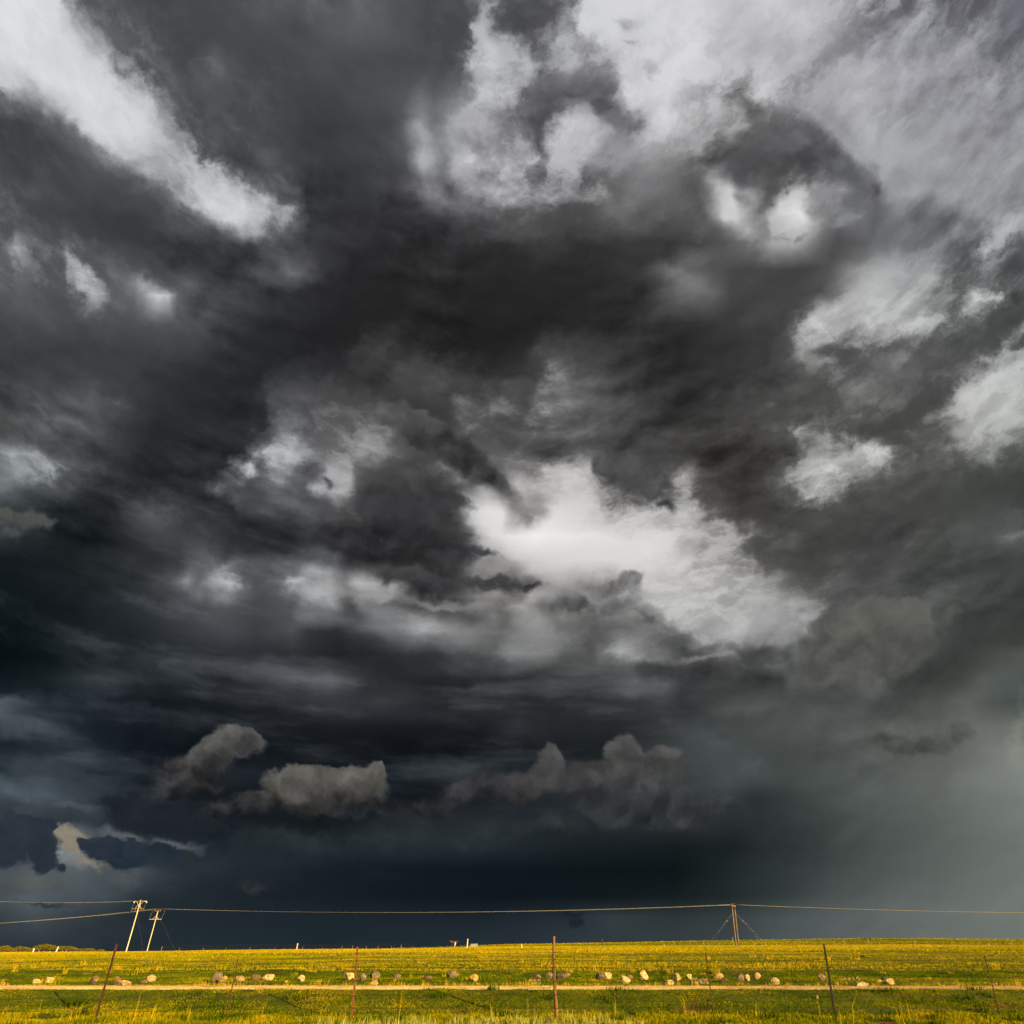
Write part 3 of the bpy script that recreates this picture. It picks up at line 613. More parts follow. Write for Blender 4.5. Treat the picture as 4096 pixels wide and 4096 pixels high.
# loose gravel on the track (small four-sided stones)
def pebbles(name, x, y, size, m, label, cat, seed=0):
    n = len(x); z = H(x, y) + 0.02
    r = np.random.default_rng(seed)
    base = np.array([(0, 0, 0.75), (0.6, 0, -0.3), (-0.3, 0.52, -0.3), (-0.3, -0.52, -0.3)])
    ang = r.uniform(0, 6.283, n); ca, sa = np.cos(ang), np.sin(ang)
    vx = base[None, :, 0] * ca[:, None] - base[None, :, 1] * sa[:, None]
    vy = base[None, :, 0] * sa[:, None] + base[None, :, 1] * ca[:, None]
    vz = np.repeat(base[None, :, 2], n, 0)
    jit = r.uniform(0.6, 1.4, (n, 4))
    V = np.stack([x[:, None] + vx * size[:, None] * jit, y[:, None] + vy * size[:, None] * jit, z[:, None] + vz * size[:, None] * 0.8], -1).reshape(-1, 3)
    f = np.array([0, 1, 2, 0, 2, 3, 0, 3, 1]); L = (np.arange(n)[:, None] * 4 + f[None]).reshape(-1)
    return tag(new_obj(name, mesh_np(name, V, L, np.full(3 * n, 3)), m), label, cat, kind='stuff')
n = 26000
gx = rng.uniform(-21, 18, n); gv = rng.uniform(0.0, 1.0, n) ** 0.8
gy = 20.1 + gv * 1.9
pebbles('gravel', gx, gy, rng.uniform(0.012, 0.035, n), M_GRAVEL, 'loose pale gravel stones covering the track', 'gravel', 1)

# ------------------------------------------------------------------ grass
def blades(name, x, y, h, w, tone, m, label, cat, lean=0.35, seed=0, seg2=False, zoff=0.0, wind=0.0):
    n = len(x); r = np.random.default_rng(seed)
    z = H(x, y) - 0.01 + zoff
    ang = r.uniform(0, 6.283, n)
    dx, dy = np.cos(ang) * w / 2, np.sin(ang) * w / 2
    la = r.uniform(0, 6.283, n); ll = r.uniform(0, 1, n) ** 1.2 * lean * h
    lx, ly = np.cos(la) * ll + wind * h, np.sin(la) * ll
    if not seg2:
        V = np.stack([np.stack([x - dx, y - dy, z], -1), np.stack([x + dx, y + dy, z], -1), np.stack([x + lx, y + ly, z + h], -1)], 1).reshape(-1, 3)
        L = np.arange(3 * n); S = np.full(n, 3); T = np.repeat(tone, 3)
    else:
        m1x, m1y = lx * 0.25, ly * 0.25
        V = np.stack([np.stack([x - dx, y - dy, z], -1), np.stack([x + dx, y + dy, z], -1),
                      np.stack([x + dx * 0.8 + m1x, y + dy * 0.8 + m1y, z + h * 0.55], -1), np.stack([x - dx * 0.8 + m1x, y - dy * 0.8 + m1y, z + h * 0.55], -1),
                      np.stack([x + lx, y + ly, z + h * (1 - 0.3 * ll / np.maximum(h, 1e-3))], -1)], 1).reshape(-1, 3)
        i = np.arange(n)[:, None] * 5
        L = np.concatenate([i + np.array([[0, 1, 2, 3]]), i + np.array([[3, 2, 4]])], 1).reshape(-1)
        S = np.tile([4, 3], n); T = np.repeat(tone, 5)
    return tag(new_obj(name, mesh_np(name, V, L, S, attrs={'tone': T}), m), label, cat, kind='stuff')
def scatter(n, ya, yb, power=1.0, margin=1.08):
    """points inside the wedge the picture shows (a bit wider), even in area"""
    u = rng.uniform(0, 1, n)
    y = np.sqrt(ya * ya + (yb * yb - ya * ya) * u) if power == 1.0 else ya + (yb - ya) * u ** power
    s = rng.uniform(-0.72 * margin, 0.56 * margin, n)
    return s * y, y

# near turf, in front of and on the bank
x, y = scatter(230000, 12.5, 20.25)
keep = vnoise(x, y, 0.35, 31) + 0.45 * vnoise(x, y, 1.3, 32) > 0.40 + 0.06 * np.clip(x / 6, 0, 1)
x, y = x[keep], y[keep]
bank = np.clip((y - 17.2) / 0.8, 0, 1)
tn = 0.45 + (vnoise(x, y, 1.1, 33) - 0.5) * 0.34 + (vnoise(x, y, 0.35, 35) - 0.5) * 0.24 + rng.normal(0, 0.09, len(x)) - 0.09 * bank - 0.04 * np.clip(x / y, -.3, .6)
hh = rng.uniform(0.03, 0.10, len(x)) * (0.5 + 0.9 * vnoise(x, y, 0.8, 34)) * (1 - 0.50 * bank)
blades('grass', x, y, hh, rng.uniform(0.008, 0.018, len(x)), tn, M_GRASS, 'short green grass in front of the track and on its bank', 'grass', 0.5, 1, seg2=True)
# verge and boulder strip
x, y = scatter(175000, 21.85, 33.2)
keep = vnoise(x, y, 0.5, 41) + 0.3 * vnoise(x, y, 1.9, 42) > 0.30
x, y = x[keep], y[keep]
tn = 0.33 + (vnoise(x, y, 1.6, 43) - 0.5) * 0.30 + (vnoise(x, y, 0.5, 45) - 0.5) * 0.2 + rng.normal(0, 0.09, len(x)) - 0.05 * np.exp(-((y - 29.5) / 2.0) ** 2) + 0.12 * np.exp(-((y - 22.8) / 0.9) ** 2)  # dip across mid-strip: the dark terrace shadow put into the grass tone
hh = rng.uniform(0.018, 0.055, len(x)) * (0.5 + 1.1 * vnoise(x, y, 1.0, 44))
blades('grass', x, y, hh, rng.uniform(0.014, 0.028, len(x)), tn, M_GRASS, 'green grass strip between the track and the field edge', 'grass', 0.5, 2)
# field, near half
x, y = scatter(200000, 32.6, 85.0)
side = np.clip((x / y + 0.72) / 1.28, 0, 1)
tn = 0.57 - 0.07 * side + (vnoise(x, y, 3.5, 53) - 0.5) * 0.22 + (vnoise(x, y * 2.5, 11, 55) - 0.5) * 0.22 + rng.normal(0, 0.10, len(x)) + 0.12 * np.exp(-((y - 34) / 2.0) ** 2) + 0.06 * np.sin(y * 0.35 + x * 0.02)
hh = rng.uniform(0.03, 0.085, len(x)) * (0.5 + 0.9 * vnoise(x, y, 2.0, 54))
blades('grass', x, y, hh, rng.uniform(0.025, 0.05, len(x)), tn, M_GRASS, 'yellow green grass on the near half of the field', 'grass', 0.4, 3)
# field, far half up to the crest
x, y = scatter(230000, 84.0, 200.0)
side = np.clip((x / y + 0.72) / 1.28, 0, 1)
tn = 0.59 + 0.0020 * (y - 84) + (vnoise(x * 0.5, y, 9, 63) - 0.5) * 0.30 + (vnoise(x * 0.4, y, 30, 65) - 0.5) * 0.16 + rng.normal(0, 0.11, len(x)) - 0.10 * side
hh = rng.uniform(0.06, 0.17, len(x)) * (0.5 + 0.8 * vnoise(x, y, 5.0, 64))
blades('grass', x, y, hh, rng.uniform(0.07, 0.16, len(x)), tn, M_GRASS, 'golden grass on the far half of the field', 'grass', 0.35, 4)
# beyond the fence line on the right
x, y = scatter(110000, 198.0, 322.0)
k = x / y > -0.22; x, y = x[k], y[k]
tn = 0.45 + (vnoise(x, y, 26, 73) - 0.5) * 0.40 + rng.normal(0, 0.10, len(x)) + np.where(y > 308, 0.25, 0)
hh = rng.uniform(0.06, 0.18, len(x)) + np.where(rng.uniform(0, 1, len(x)) > 0.97, 0.25, 0)
blades('grass', x, y, hh, rng.uniform(0.14, 0.28, len(x)), tn, M_GRASS, 'green rise of grass beyond the far wire fence', 'grass', 0.35, 5)
# dry tussocks: clumps of long straw
def clumps(n, ya, yb, per, hmin, hmax, wid, tone, seed, name, label, spread=0.16, px_rng=None, m=None):
    cx, cy = scatter(n, ya, yb)
    if px_rng is not None:
        s = rng.uniform((px_rng[0] - PPX) / 3296.0, (px_rng[1] - PPX) / 3296.0, n); cx = s * cy
    k = np.repeat(np.arange(n), per)
    a = rng.uniform(0, 6.283, n * per); r = rng.uniform(0, 1, n * per) ** 0.7 * spread * rng.uniform(0.5, 1.5, n)[k]
    x = cx[k] + np.cos(a) * r; y = cy[k] + np.sin(a) * r
    hs = rng.uniform(hmin, hmax, n)[k] * rng.uniform(0.5, 1.1, n * per)
    tn = rng.normal(tone, 0.10, n * per) + rng.uniform(-0.12, 0.12, n)[k]
    blades(name, x, y, hs, np.full(n * per, wid), tn, m or M_GRASS, label, 'grass', 0.55, seed, seg2=True)
clumps(46, 30.8, 36.0, 50, 0.12, 0.30, 0.018, 0.72, 6, 'dry_grass', 'golden straw tussocks along the edge of the field')
clumps(170, 37.0, 120.0, 26, 0.12, 0.28, 0.04, 0.76, 7, 'dry_grass', 'scattered straw tussocks in the field', spread=0.3)
clumps(80, 22.3, 23.2, 20, 0.08, 0.22, 0.014, 0.76, 8, 'dry_grass', 'straw coloured grass on the far verge of the track', spread=0.15)
clumps(50, 24.0, 31.0, 20, 0.08, 0.18, 0.016, 0.66, 9, 'dry_grass', 'yellow grass tufts among the boulders', spread=0.14)
clumps(46, 13.5, 17.5, 3, 0.30, 0.65, 0.010, 0.72, 10, 'seed_stalks', 'tall yellow grass stalks standing before the fence', spread=0.10)
clumps(60, 14.0, 20.0, 60, 0.08, 0.18, 0.014, 0.12, 11, 'dark_grass', 'dark green rank grass clumps before the track', spread=0.28)
# silver-green weeds at the foot of the picture
for (a_, b_, n_, s_) in ((1270, 2580, 300, 12), (1500, 2450, 150, 13)):
    clumps(n_, 13.9, 15.5, 14, 0.08, 0.24 if s_ == 12 else 0.29, 0.016, 0.60, s_, 'pale_weeds', 'silver green leafy weeds along the bottom middle of the picture' if s_ == 12 else 'taller silver green weeds around the foot of the wooden post', spread=0.10, px_rng=(a_, b_), m=M_PALE)
# dark soil heaps and hummocks in the field
def mound(px, py, wpx, hpx, m, name, label, cat, depth=1.0):
    p = ground_hit(px, py); k = p.y * CT / FPX
    w = wpx * k; h = hpx * p.y / 3990.0 + 0.02
    bm = bmesh.new(); bmesh.ops.create_icosphere(bm, subdivisions=4, radius=1.0)
    for v in bm.verts:
        nz = float(vnoise(v.co.x * 3 + px, v.co.y * 3, 1.0, 3)) * 0.5 + float(vnoise(v.co.x * 9 + px, v.co.z * 9 + v.co.y * 7, 1.0, 5)) * 0.25
        v.co = v.co * (0.75 + 0.5 * nz)
        v.co.x *= w / 2; v.co.y *= w / 2 * depth; v.co.z = v.co.z * h
    me = bpy.data.meshes.new(name); bm.to_mesh(me); bm.free()
    o = new_obj(name, me, m); o.location = p - Vector((0, 0, h * 0.25))
    return tag(o, label, cat)
M_HUMMOCK = simple('rank_hummock', (0.012, 0.020, 0.003), (0.05, 0.055, 0.008), 3.0, 0.95, 0.6)
M_HEAP = simple('earth_heap', (0.06, 0.035, 0.02), (0.20, 0.13, 0.06), 2.0, 0.95, 0.6)
mound(3764, 3794, 72, 5, M_HUMMOCK, 'grass_hummock', 'low dark green hummock on the right of the field above the thin right post', 'hummock')
mound(3163, 3784, 66, 3, M_HUMMOCK, 'grass_hummock', 'long flat dark green hummock right of the twin power poles', 'hummock')
mound(3450, 3829, 26, 7, M_DARKLEAF, 'low_bush', 'small dark bush in the open field right of the black post', 'bush')
mound(3820, 3758, 34, 4, M_HEAP, 'earth_heap', 'low brown earth heap on the right skyline', 'heap')
mound(1155, 3832, 22, 3, M_HUMMOCK, 'grass_hummock', 'tiny dark hummock in the field above the cream block with dark side', 'hummock')

# ------------------------------------------------------------------ boulders
def rock_mat(name, c1, c2, c3):
    m, gg, bs, out = mat(name)
    p = gg.n('ShaderNodeTexCoord').outputs['Object']
    a = gg.noise(p, 5.0, 6, 0.65); b2 = gg.noise(p, 18.0, 5, 0.7)
    c = gg.mix(gg.rng(a, 0.40, 0.60), (*c1, 1), (*c2, 1))
    c = gg.mix(gg.rng(b2, 0.52, 0.64), c, (*c3, 1))
    gg.put(bs.inputs['Base Color'], c); bs.inputs['Roughness'].default_value = 0.9; bs.inputs['Specular IOR Level'].default_value = 0.2
    bb = gg.n('ShaderNodeBump'); gg.put(bb.inputs['Height'], b2); bb.inputs['Strength'].default_value = 0.7; bb.inputs['Distance'].default_value = 0.03
    gg.put(bs.inputs['Normal'], bb.outputs[0])
    return m
RM = {
 'pale': rock_mat('pale_stone', (0.42, 0.31, 0.15), (0.30, 0.21, 0.095), (0.13, 0.075, 0.035)),
 'cream': rock_mat('cream_stone', (0.36, 0.26, 0.12), (0.26, 0.17, 0.075), (0.12, 0.065, 0.03)),
 'yellow': rock_mat('ochre_stone', (0.38, 0.23, 0.06), (0.26, 0.14, 0.04), (0.14, 0.07, 0.02)),
 'tan': rock_mat('tan_stone', (0.24, 0.165, 0.085), (0.16, 0.10, 0.05), (0.30, 0.22, 0.12)),
 'brown': rock_mat('brown_stone', (0.10, 0.06, 0.033), (0.06, 0.038, 0.022), (0.19, 0.12, 0.06)),
 'grey': rock_mat('grey_stone', (0.115, 0.082, 0.055), (0.07, 0.052, 0.037), (0.20, 0.15, 0.095)),
 'dark': rock_mat('dark_stone', (0.05, 0.036, 0.028), (0.03, 0.022, 0.018), (0.09, 0.065, 0.045)),
}
GRP = 'boulders laid in a row beyond the gravel track'
ROCKS = [ # px, base py, width px, height px, stone, angular, tilt, label
 (7, 3942, 17, 12, 'yellow', .3, 0, 'small ochre stone at the very left edge of the picture'),
 (26, 3941, 11, 9, 'yellow', .3, 0, 'tiny ochre stone, second from the left edge of the picture'),
 (134, 3940, 35, 22, 'pale', .6, -6, 'pale flat sided stone near the left edge, left one of a pair'),
 (184, 3937, 33, 27, 'pale', .8, -14, 'pale angular stone near the left edge, right one of a pair'),
 (366, 3935, 34, 31, 'brown', .8, 10, 'brown angular boulder just left of the leftmost leaning fence post'),
 (462, 3945, 27, 40, 'brown', .9, 20, 'dark brown pointed slab leaning behind a cream stone, right of the leftmost post'),
 (490, 3948, 42, 27, 'cream', .7, 6, 'broad cream stone in front of the brown pointed slab'),
 (591, 3929, 43, 29, 'cream', .3, -8, 'rounded light tan boulder resting behind a low brown one, right of the leftmost post'),
 (570, 3939, 34, 20, 'brown', .3, 4, 'low brown stone in front of the rounded light tan boulder'),
 (858, 3929, 40, 42, 'grey', .2, -24, 'big grey egg shaped boulder leaning against an orange stone'),
 (890, 3924, 25, 20, 'yellow', .5, 0, 'small orange stone on the right of the big grey egg shaped boulder'),
 (876, 3931, 40, 15, 'grey', .6, -4, 'flat grey slab under the orange stone'),
 (953, 3927, 38, 24, 'tan', .5, -16, 'tan wedge shaped stone right behind the second fence post'),
 (1017, 3924, 40, 24, 'brown', .5, -8, 'mottled brown stone touching the left end of a long cream stone'),
 (1067, 3923, 46, 25, 'pale', .5, 0, 'long cream stone with a mottled brown stone on its left'),
 (1200, 3927, 28, 26, 'pale', .8, 6, 'small pale block with a dark left side, standing alone left of the red rusty post'),
 (1143, 3930, 11, 8, 'pale', .4, 0, 'tiny pale stone between the long cream stone and the lone pale block'),
 (1046, 4077, 24, 15, 'yellow', .3, 0, 'small ochre stone low in the foreground grass left of the red rusty post'),
 (1217, 3988, 8, 6, 'tan', .3, 0, 'tiny tan stone on the bank below the lone pale block'),
 (1391, 3923, 46, 31, 'pale', .8, 0, 'pale pinkish angular boulder immediately left of the red rusty post'),
 (1449, 3923, 27, 31, 'grey', .2, 8, 'upright grey rounded boulder immediately right of the red rusty post'),
 (1493, 3916, 42, 31, 'grey', .3, -6, 'large grey boulder, second to the right of the red rusty post'),
 (1493, 3945, 30, 22, 'cream', .5, 0, 'cream stone at the track edge, below the large grey boulder'),
 (1586, 3919, 30, 24, 'grey', .4, 10, 'grey boulder standing alone midway between the red rusty post and the round boulder'),
 (1712, 3920, 31, 17, 'brown', .3, 0, 'low brownish boulder left of the round grey boulder'),
 (1807, 3915, 40, 31, 'grey', .1, 0, 'round ball like grey boulder left of the ochre block'),
 (1895, 3927, 33, 29, 'yellow', .7, 2, 'ochre yellow square block left of the wooden post'),
 (2151, 3919, 29, 22, 'brown', .5, 0, 'small brown boulder, farthest left of the group at the wooden post'),
 (2196, 3919, 31, 29, 'grey', .2, 0, 'grey rounded boulder touching the left side of the wooden post'),
 (2243, 3920, 34, 29, 'dark', .4, 10, 'dark boulder showing just right of the wooden post'),
 (2266, 3912, 30, 21, 'grey', .3, 14, 'grey boulder behind and right of the dark boulder at the wooden post'),
 (2396, 3920, 27, 29, 'dark', .3, 0, 'dark grey boulder touching the left side of a pale yellow one'),
 (2430, 3917, 40, 26, 'pale', .5, -12, 'pale yellow tilted boulder with a dark grey boulder on its left'),
 (2502, 3934, 38, 30, 'pale', .8, 0, 'pale layered boulder in front of a grey brown one, right of the wooden post'),
 (2518, 3920, 30, 21, 'brown', .2, 0, 'grey brown boulder peeping out behind the pale layered boulder'),
 (2576, 3921, 36, 38, 'pale', .9, 0, 'tall pale boulder with a pointed top'),
 (2681, 3945, 35, 23, 'pale', .5, 14, 'pale oval stone lying close to the track below the row'),
 (2710, 3924, 31, 30, 'cream', .9, 0, 'rugged cream and brown boulder above the pale oval stone'),
 (2757, 3919, 24, 22, 'pale', .9, 0, 'small jagged pale boulder left of the thin rusty post'),
 (2879, 3917, 33, 23, 'cream', .8, -4, 'cream and brown block just right of the thin rusty post'),
 (2898, 3931, 30, 18, 'dark', .3, 0, 'dark brown boulder in front of the cream and brown block'),
 (2968, 3924, 29, 27, 'grey', .3, 0, 'grey boulder half hidden by a cream disc shaped stone'),
 (2991, 3924, 23, 25, 'cream', .2, 10, 'cream disc shaped stone against the right side of a grey boulder'),
 (3032, 3918, 30, 24, 'tan', .2, 34, 'tan oval boulder tipped to the right'),
 (3105, 3940, 38, 30, 'tan', .9, 8, 'tan slab sided boulder with a flat top close to the track'),
 (3293, 3925, 35, 31, 'brown', .6, 4, 'brown block boulder immediately left of the black post'),
 (3271, 3996, 12, 12, 'tan', .3, 0, 'small round tan stone on the bank below the brown block boulder'),
 (3449, 3950, 52, 22, 'pale', .8, 6, 'wide low pale rock at the track edge right of the black post'),
 (3518, 3932, 22, 12, 'pale', .7, 10, 'small pale flat slab, left end of the rightmost rock cluster'),
 (3540, 3937, 18, 9, 'pale', .6, 0, 'tiny pale slab in the middle of the rightmost rock cluster'),
 (3547, 3925, 36, 16, 'dark', .4, 0, 'dark brown rock at the back of the rightmost rock cluster'),
 (3569, 3939, 35, 24, 'pale', .8, 10, 'pale rock with a peak, right end of the rightmost rock cluster'),
 (3774, 3952, 14, 12, 'tan', .7, 0, 'small tan triangular stone on the track verge at far right'),
 (3988, 3941, 13, 9, 'yellow', .3, 0, 'small yellow stone right of the thin rightmost post'),
]
for i, (px, py, w, h, kind, ang, tilt, label) in enumerate(ROCKS):
    p = ground_hit(px, py)
    k = p.y * CT / FPX
    W = w * k; Hh = h * p.y / 3990.0 * 1.12
    r = random.Random(100 + i)
    bm = bmesh.new(); bmesh.ops.create_icosphere(bm, subdivisions=4, radius=1.0)
    planes = []
    for _ in range(int(4 + ang * 9)):
        d = Vector((r.gauss(0, 1), r.gauss(0, 1), r.gauss(0, 1))).normalized()
        planes.append((d, r.uniform(0.50, 0.80) + (1 - ang) * 0.22))
    for v in bm.verts:
        c = v.co.copy()
        s = 1.0 + 0.22 * (float(vnoise(c.x * 1.3 + i, c.y * 1.3 + c.z, 1.0, 7)) - 0.5)
        c *= s
        for d, l in planes:
            t = c.dot(d)
            if t > l: c -= d * (t - l)
        c += c.normalized() * 0.07 * (float(vnoise(c.x * 6 + i * 3, c.y * 6 + c.z * 5, 1.0, 9)) - 0.5)
        v.co = c
    xs_ = [v.co.x for v in bm.verts]; zs_ = [v.co.z for v in bm.verts]; ys_ = [v.co.y for v in bm.verts]
    sx_ = W / (max(xs_) - min(xs_)); sz_ = Hh * 1.08 / (max(zs_) - min(zs_)); sy_ = W * r.uniform(0.7, 0.95) / (max(ys_) - min(ys_))
    rot = Matrix.Rotation(R(-tilt), 3, 'Y')
    for v in bm.verts:
        v.co = rot @ Vector((v.co.x * sx_, v.co.y * sy_, v.co.z * sz_))
    zmin = min(v.co.z for v in bm.verts)
    me = bpy.data.meshes.new('boulder'); bm.to_mesh(me); bm.free()
    me.polygons.foreach_set('use_smooth', np.full(len(me.polygons), ang < 0.25))
    o = new_obj('boulder', me, RM[kind])
    o.location = (p.x, p.y + W * 0.3, p.z - zmin - Hh * 0.14)
    tag(o, label, 'boulder', GRP)
# rubble of fist-sized stones
def rubble(px0, px1, py0, py1, n, seed, label):
    r = random.Random(seed); X, Y_, S_ = [], [], []
    for _ in range(n):
        p = ground_hit(r.uniform(px0, px1), r.uniform(py0, py1)); X.append(p.x); Y_.append(p.y); S_.append(r.uniform(0.03, 0.08))
    pebbles('rubble', np.array(X), np.array(Y_), np.array(S_), RM['cream'], label, 'rubble', seed)
rubble(2765, 2835, 3916, 3938, 70, 3, 'scatter of small cream stones left of the thin rusty post')
rubble(2115, 2160, 3922, 3938, 45, 4, 'scatter of small pale stones before the brown boulder')
rubble(3375, 3440, 3914, 3922, 30, 5, 'scatter of small grey stones above the wide low pale rock')

# ------------------------------------------------------------------ tubes, bars
def tube(pts, r, sides=6, r2=None):
    """vertices and faces of a tube through pts (radius tapering to r2)"""
    V, Fc = [], []
    n = len(pts)
    for i, p in enumerate(pts):
        t = (pts[min(i+1, n-1)] - pts[max(i-1, 0)]).normalized()
        u = t.cross(Vector((0, 0, 1)))
        if u.length < 1e-3: u = t.cross(Vector((0, 1, 0)))
        u.normalize(); w = t.cross(u)
        rr = r if r2 is None else r + (r2 - r) * i / (n - 1)
        for k in range(sides):
            a = 2 * math.pi * (k + 0.5) / sides
            V.append(p + u * math.cos(a) * rr + w * math.sin(a) * rr)
    for i in range(n - 1):
        for k in range(sides):
            k2 = (k + 1) % sides
            Fc.append((i*sides+k, i*sides+k2, (i+1)*sides+k2, (i+1)*sides+k))
    Fc.append(tuple(range(sides))[::-1]); Fc.append(tuple((n-1)*sides + k for k in range(sides)))
    return V, Fc
def build(name, parts, m, parent=None, origin=None, smooth=False):
    V, Fc = [], []
    for v, f in parts:
        o = len(V); V += [tuple(q) for q in v]; Fc += [tuple(i + o for i in q) for q in f]
    off = parent.location if parent is not None else (origin or Vector((0, 0, 0)))
    me = bpy.data.meshes.new(name); me.from_pydata([(a-off[0], b-off[1], c-off[2]) for a, b, c in V], [], Fc); me.update()
    if smooth: me.polygons.foreach_set('use_smooth', np.ones(len(me.polygons), bool))
    o = new_obj(name, me, m, parent)
    if parent is None: o.location = off
    return o
def lerp(a, b, t): return a + (b - a) * t

# ------------------------------------------------------------------ front fence
M_WOOD = simple('weathered_round_timber', (0.030, 0.013, 0.006), (0.15, 0.070, 0.030), 30.0, 0.85, 0.8, stretch=(1, 1, 0.06), lo=0.42, hi=0.6)
M_RUST = simple('rusted_steel', (0.018, 0.005, 0.002), (0.045, 0.013, 0.005), 25.0, 0.8, 0.3)
M_RUSTR = simple('red_rusted_steel', (0.045, 0.012, 0.004), (0.13, 0.038, 0.010), 25.0, 0.8, 0.3)
M_BLACK = simple('black_painted_steel', (0.002, 0.002, 0.002), (0.005, 0.004, 0.004), 15.0, 0.9)
M_WIRE = simple('rusty_wire', (0.010, 0.006, 0.004), (0.022, 0.013, 0.007), 20.0, 0.9)
FY = 16.5
fence = empty('wire_fence', at(2225, 4073, FY))
tag(fence, 'rusty barbed wire fence with mixed wooden and steel posts across the foreground', 'fence')
def fpost(bx, by, tx, ty, wpx, m, label, kind):
    b_ = at(bx, by, FY); t_ = at(tx, ty, FY)
    gz = hz(b_.x, FY); d_ = (t_ - b_).normalized()
    b_ = b_ - d_ * ((b_.z - gz) / max(d_.z, 0.2) + 0.12)
    r_ = wpx * FY * CT / FPX / 2
    n_ = 9; pts = [lerp(b_, t_, i/(n_-1)) for i in range(n_)]
    if kind == 'wood':
        for i, p in enumerate(pts): p.x += math.sin(i * 0.9) * 0.006 - 0.012 * math.sin(i / (n_-1) * math.pi)
        o = build('wooden_post', [tube(pts, r_ * 1.08, 14, r_ * 0.9)], m, fence, smooth=False)
    elif kind == 'angle':                     # angle iron: two thin flanges
        u = Vector((1, 0, 0)); parts = []
        for (sx0, sy0, sx1, sy1) in ((-1, 0, 1, 0.12), (-1, 0.12, -0.85, 1.8)):
            V = []
            for p in (pts[0], pts[-1]):
                for (a, b2) in ((sx0, sy0), (sx1, sy0), (sx1, sy1), (sx0, sy1)): V.append(p + Vector((a * r_, b2 * r_, 0)))
            parts.append((V, [(0,1,2,3), (7,6,5,4), (0,4,5,1), (1,5,6,2), (2,6,7,3), (3,7,4,0)]))
        o = build('steel_post', parts, m, fence)
    else:
        o = build('steel_post', [tube(pts, r_, 4 if kind == 'square' else 7)], m, fence)
    o['label'] = label
    return pts
POSTS = [
 (-330, 4080, -205, 3820, 4, M_RUST, 'thin rusty post outside the left edge', 'round'),
 (378, 4088, 468, 3775, 9, M_RUST, 'dark rust brown angle iron post leaning right', 'angle'),
 (902, 4078, 951, 3837, 4.2, M_RUST, 'thin rusty dropper post, left', 'round'),
 (1408, 4070, 1430, 3787, 8, M_RUSTR, 'bright red rusty steel post', 'angle'),
 (2226, 4073, 2215, 3745, 12.5, M_WOOD, 'thick weathered round wooden post', 'wood'),
 (2855, 4068, 2823, 3810, 4.2, M_RUST, 'thin rusty dropper post right of the wooden post', 'round'),
 (3343, 4078, 3295, 3775, 9, M_BLACK, 'straight black steel post', 'square'),
 (4004, 4072, 3938, 3822, 4.2, M_RUST, 'thin rusty dropper post near the right edge', 'round'),
 (4720, 4078, 4630, 3790, 7, M_RUST, 'rusty post outside the right edge', 'angle'),
]
PP = [fpost(*q) for q in POSTS]
WIRE_PY = [3812, 3838, 3868, 3922, 3978, 4032]
for wi, wy in enumerate(WIRE_PY):
    pts = []
    zc = EYE.z + slope(wy) * (FY - 0.06)
    for j in range(len(PP) - 1):
        a_ = PP[j]; b_ = PP[j+1]
        def on(pp, z):
            t = (z - pp[0].z) / (pp[-1].z - pp[0].z); return lerp(pp[0], pp[-1], min(max(t, 0), 0.99))
        za = zc - 0.13 * max(0, (1600 - POSTS[j][0]) / 1600) * (1 if wi < 3 else 0.3); zb = zc - 0.13 * max(0, (1600 - POSTS[j+1][0]) / 1600) * (1 if wi < 3 else 0.3)
        pa = on(a_, za + rnd.uniform(-.012, .012)); pb = on(b_, zb + rnd.uniform(-.012, .012))
        pa = Vector((pa.x, FY - 0.05, pa.z)); pb = Vector((pb.x, FY - 0.05, pb.z))
        if pts: pa = pts[-1]
        sag = rnd.uniform(0.01, 0.035)
        for t in range(0 if not pts else 1, 13):
            p = lerp(pa, pb, t/12); p.z -= 4 * sag * (t/12) * (1 - t/12); pts.append(p)
    parts = [tube(pts, 0.0045, 4)]
    if wi in (0, 1, 2):
        x_ = pts[0].x
        while x_ < pts[-1].x - 0.2:
            x_ += 0.16
            j = max(i for i in range(len(pts)) if pts[i].x <= x_); j = min(j, len(pts)-2)
            t = (x_ - pts[j].x) / (pts[j+1].x - pts[j].x); c = lerp(pts[j], pts[j+1], t)
            a = rnd.uniform(0, 3.1)
            d_ = Vector((math.cos(a) * 0.4, 0.2, math.sin(a))).normalized() * 0.016
            parts.append(tube([c - d_, c + d_], 0.003, 3))
    build('barbed_wire' if wi in (0, 1, 2) else 'plain_wire', parts, M_WIRE, fence)

# ------------------------------------------------------------------ power poles
M_POLE = simple('bleached_pole_wood', (0.32, 0.26, 0.17), (0.52, 0.44, 0.30), 6.0, 0.85, 0.3, stretch=(1, 1, 0.1))
M_POLEB = simple('brown_pole_wood', (0.07, 0.045, 0.026), (0.14, 0.095, 0.055), 6.0, 0.85, 0.3, stretch=(1, 1, 0.1))
M_ARM = simple('crossarm_wood', (0.16, 0.09, 0.05), (0.28, 0.17, 0.09), 6.0, 0.85)
M_INS = simple('brown_insulator', (0.05, 0.03, 0.025), (0.10, 0.06, 0.05), 10.0, 0.3)
M_INSW = simple('pale_insulator', (0.5, 0.48, 0.42), (0.65, 0.62, 0.55), 10.0, 0.35)
M_GALV = simple('galvanised_steel', (0.35, 0.34, 0.32), (0.5, 0.48, 0.45), 10.0, 0.5)
M_CABLE = simple('weathered_aluminium_cable', (0.12, 0.12, 0.11), (0.15, 0.15, 0.135), 4.0, 0.5)
def bar(p0, p1, r, sides=4): return tube([p0, p1], r, sides)
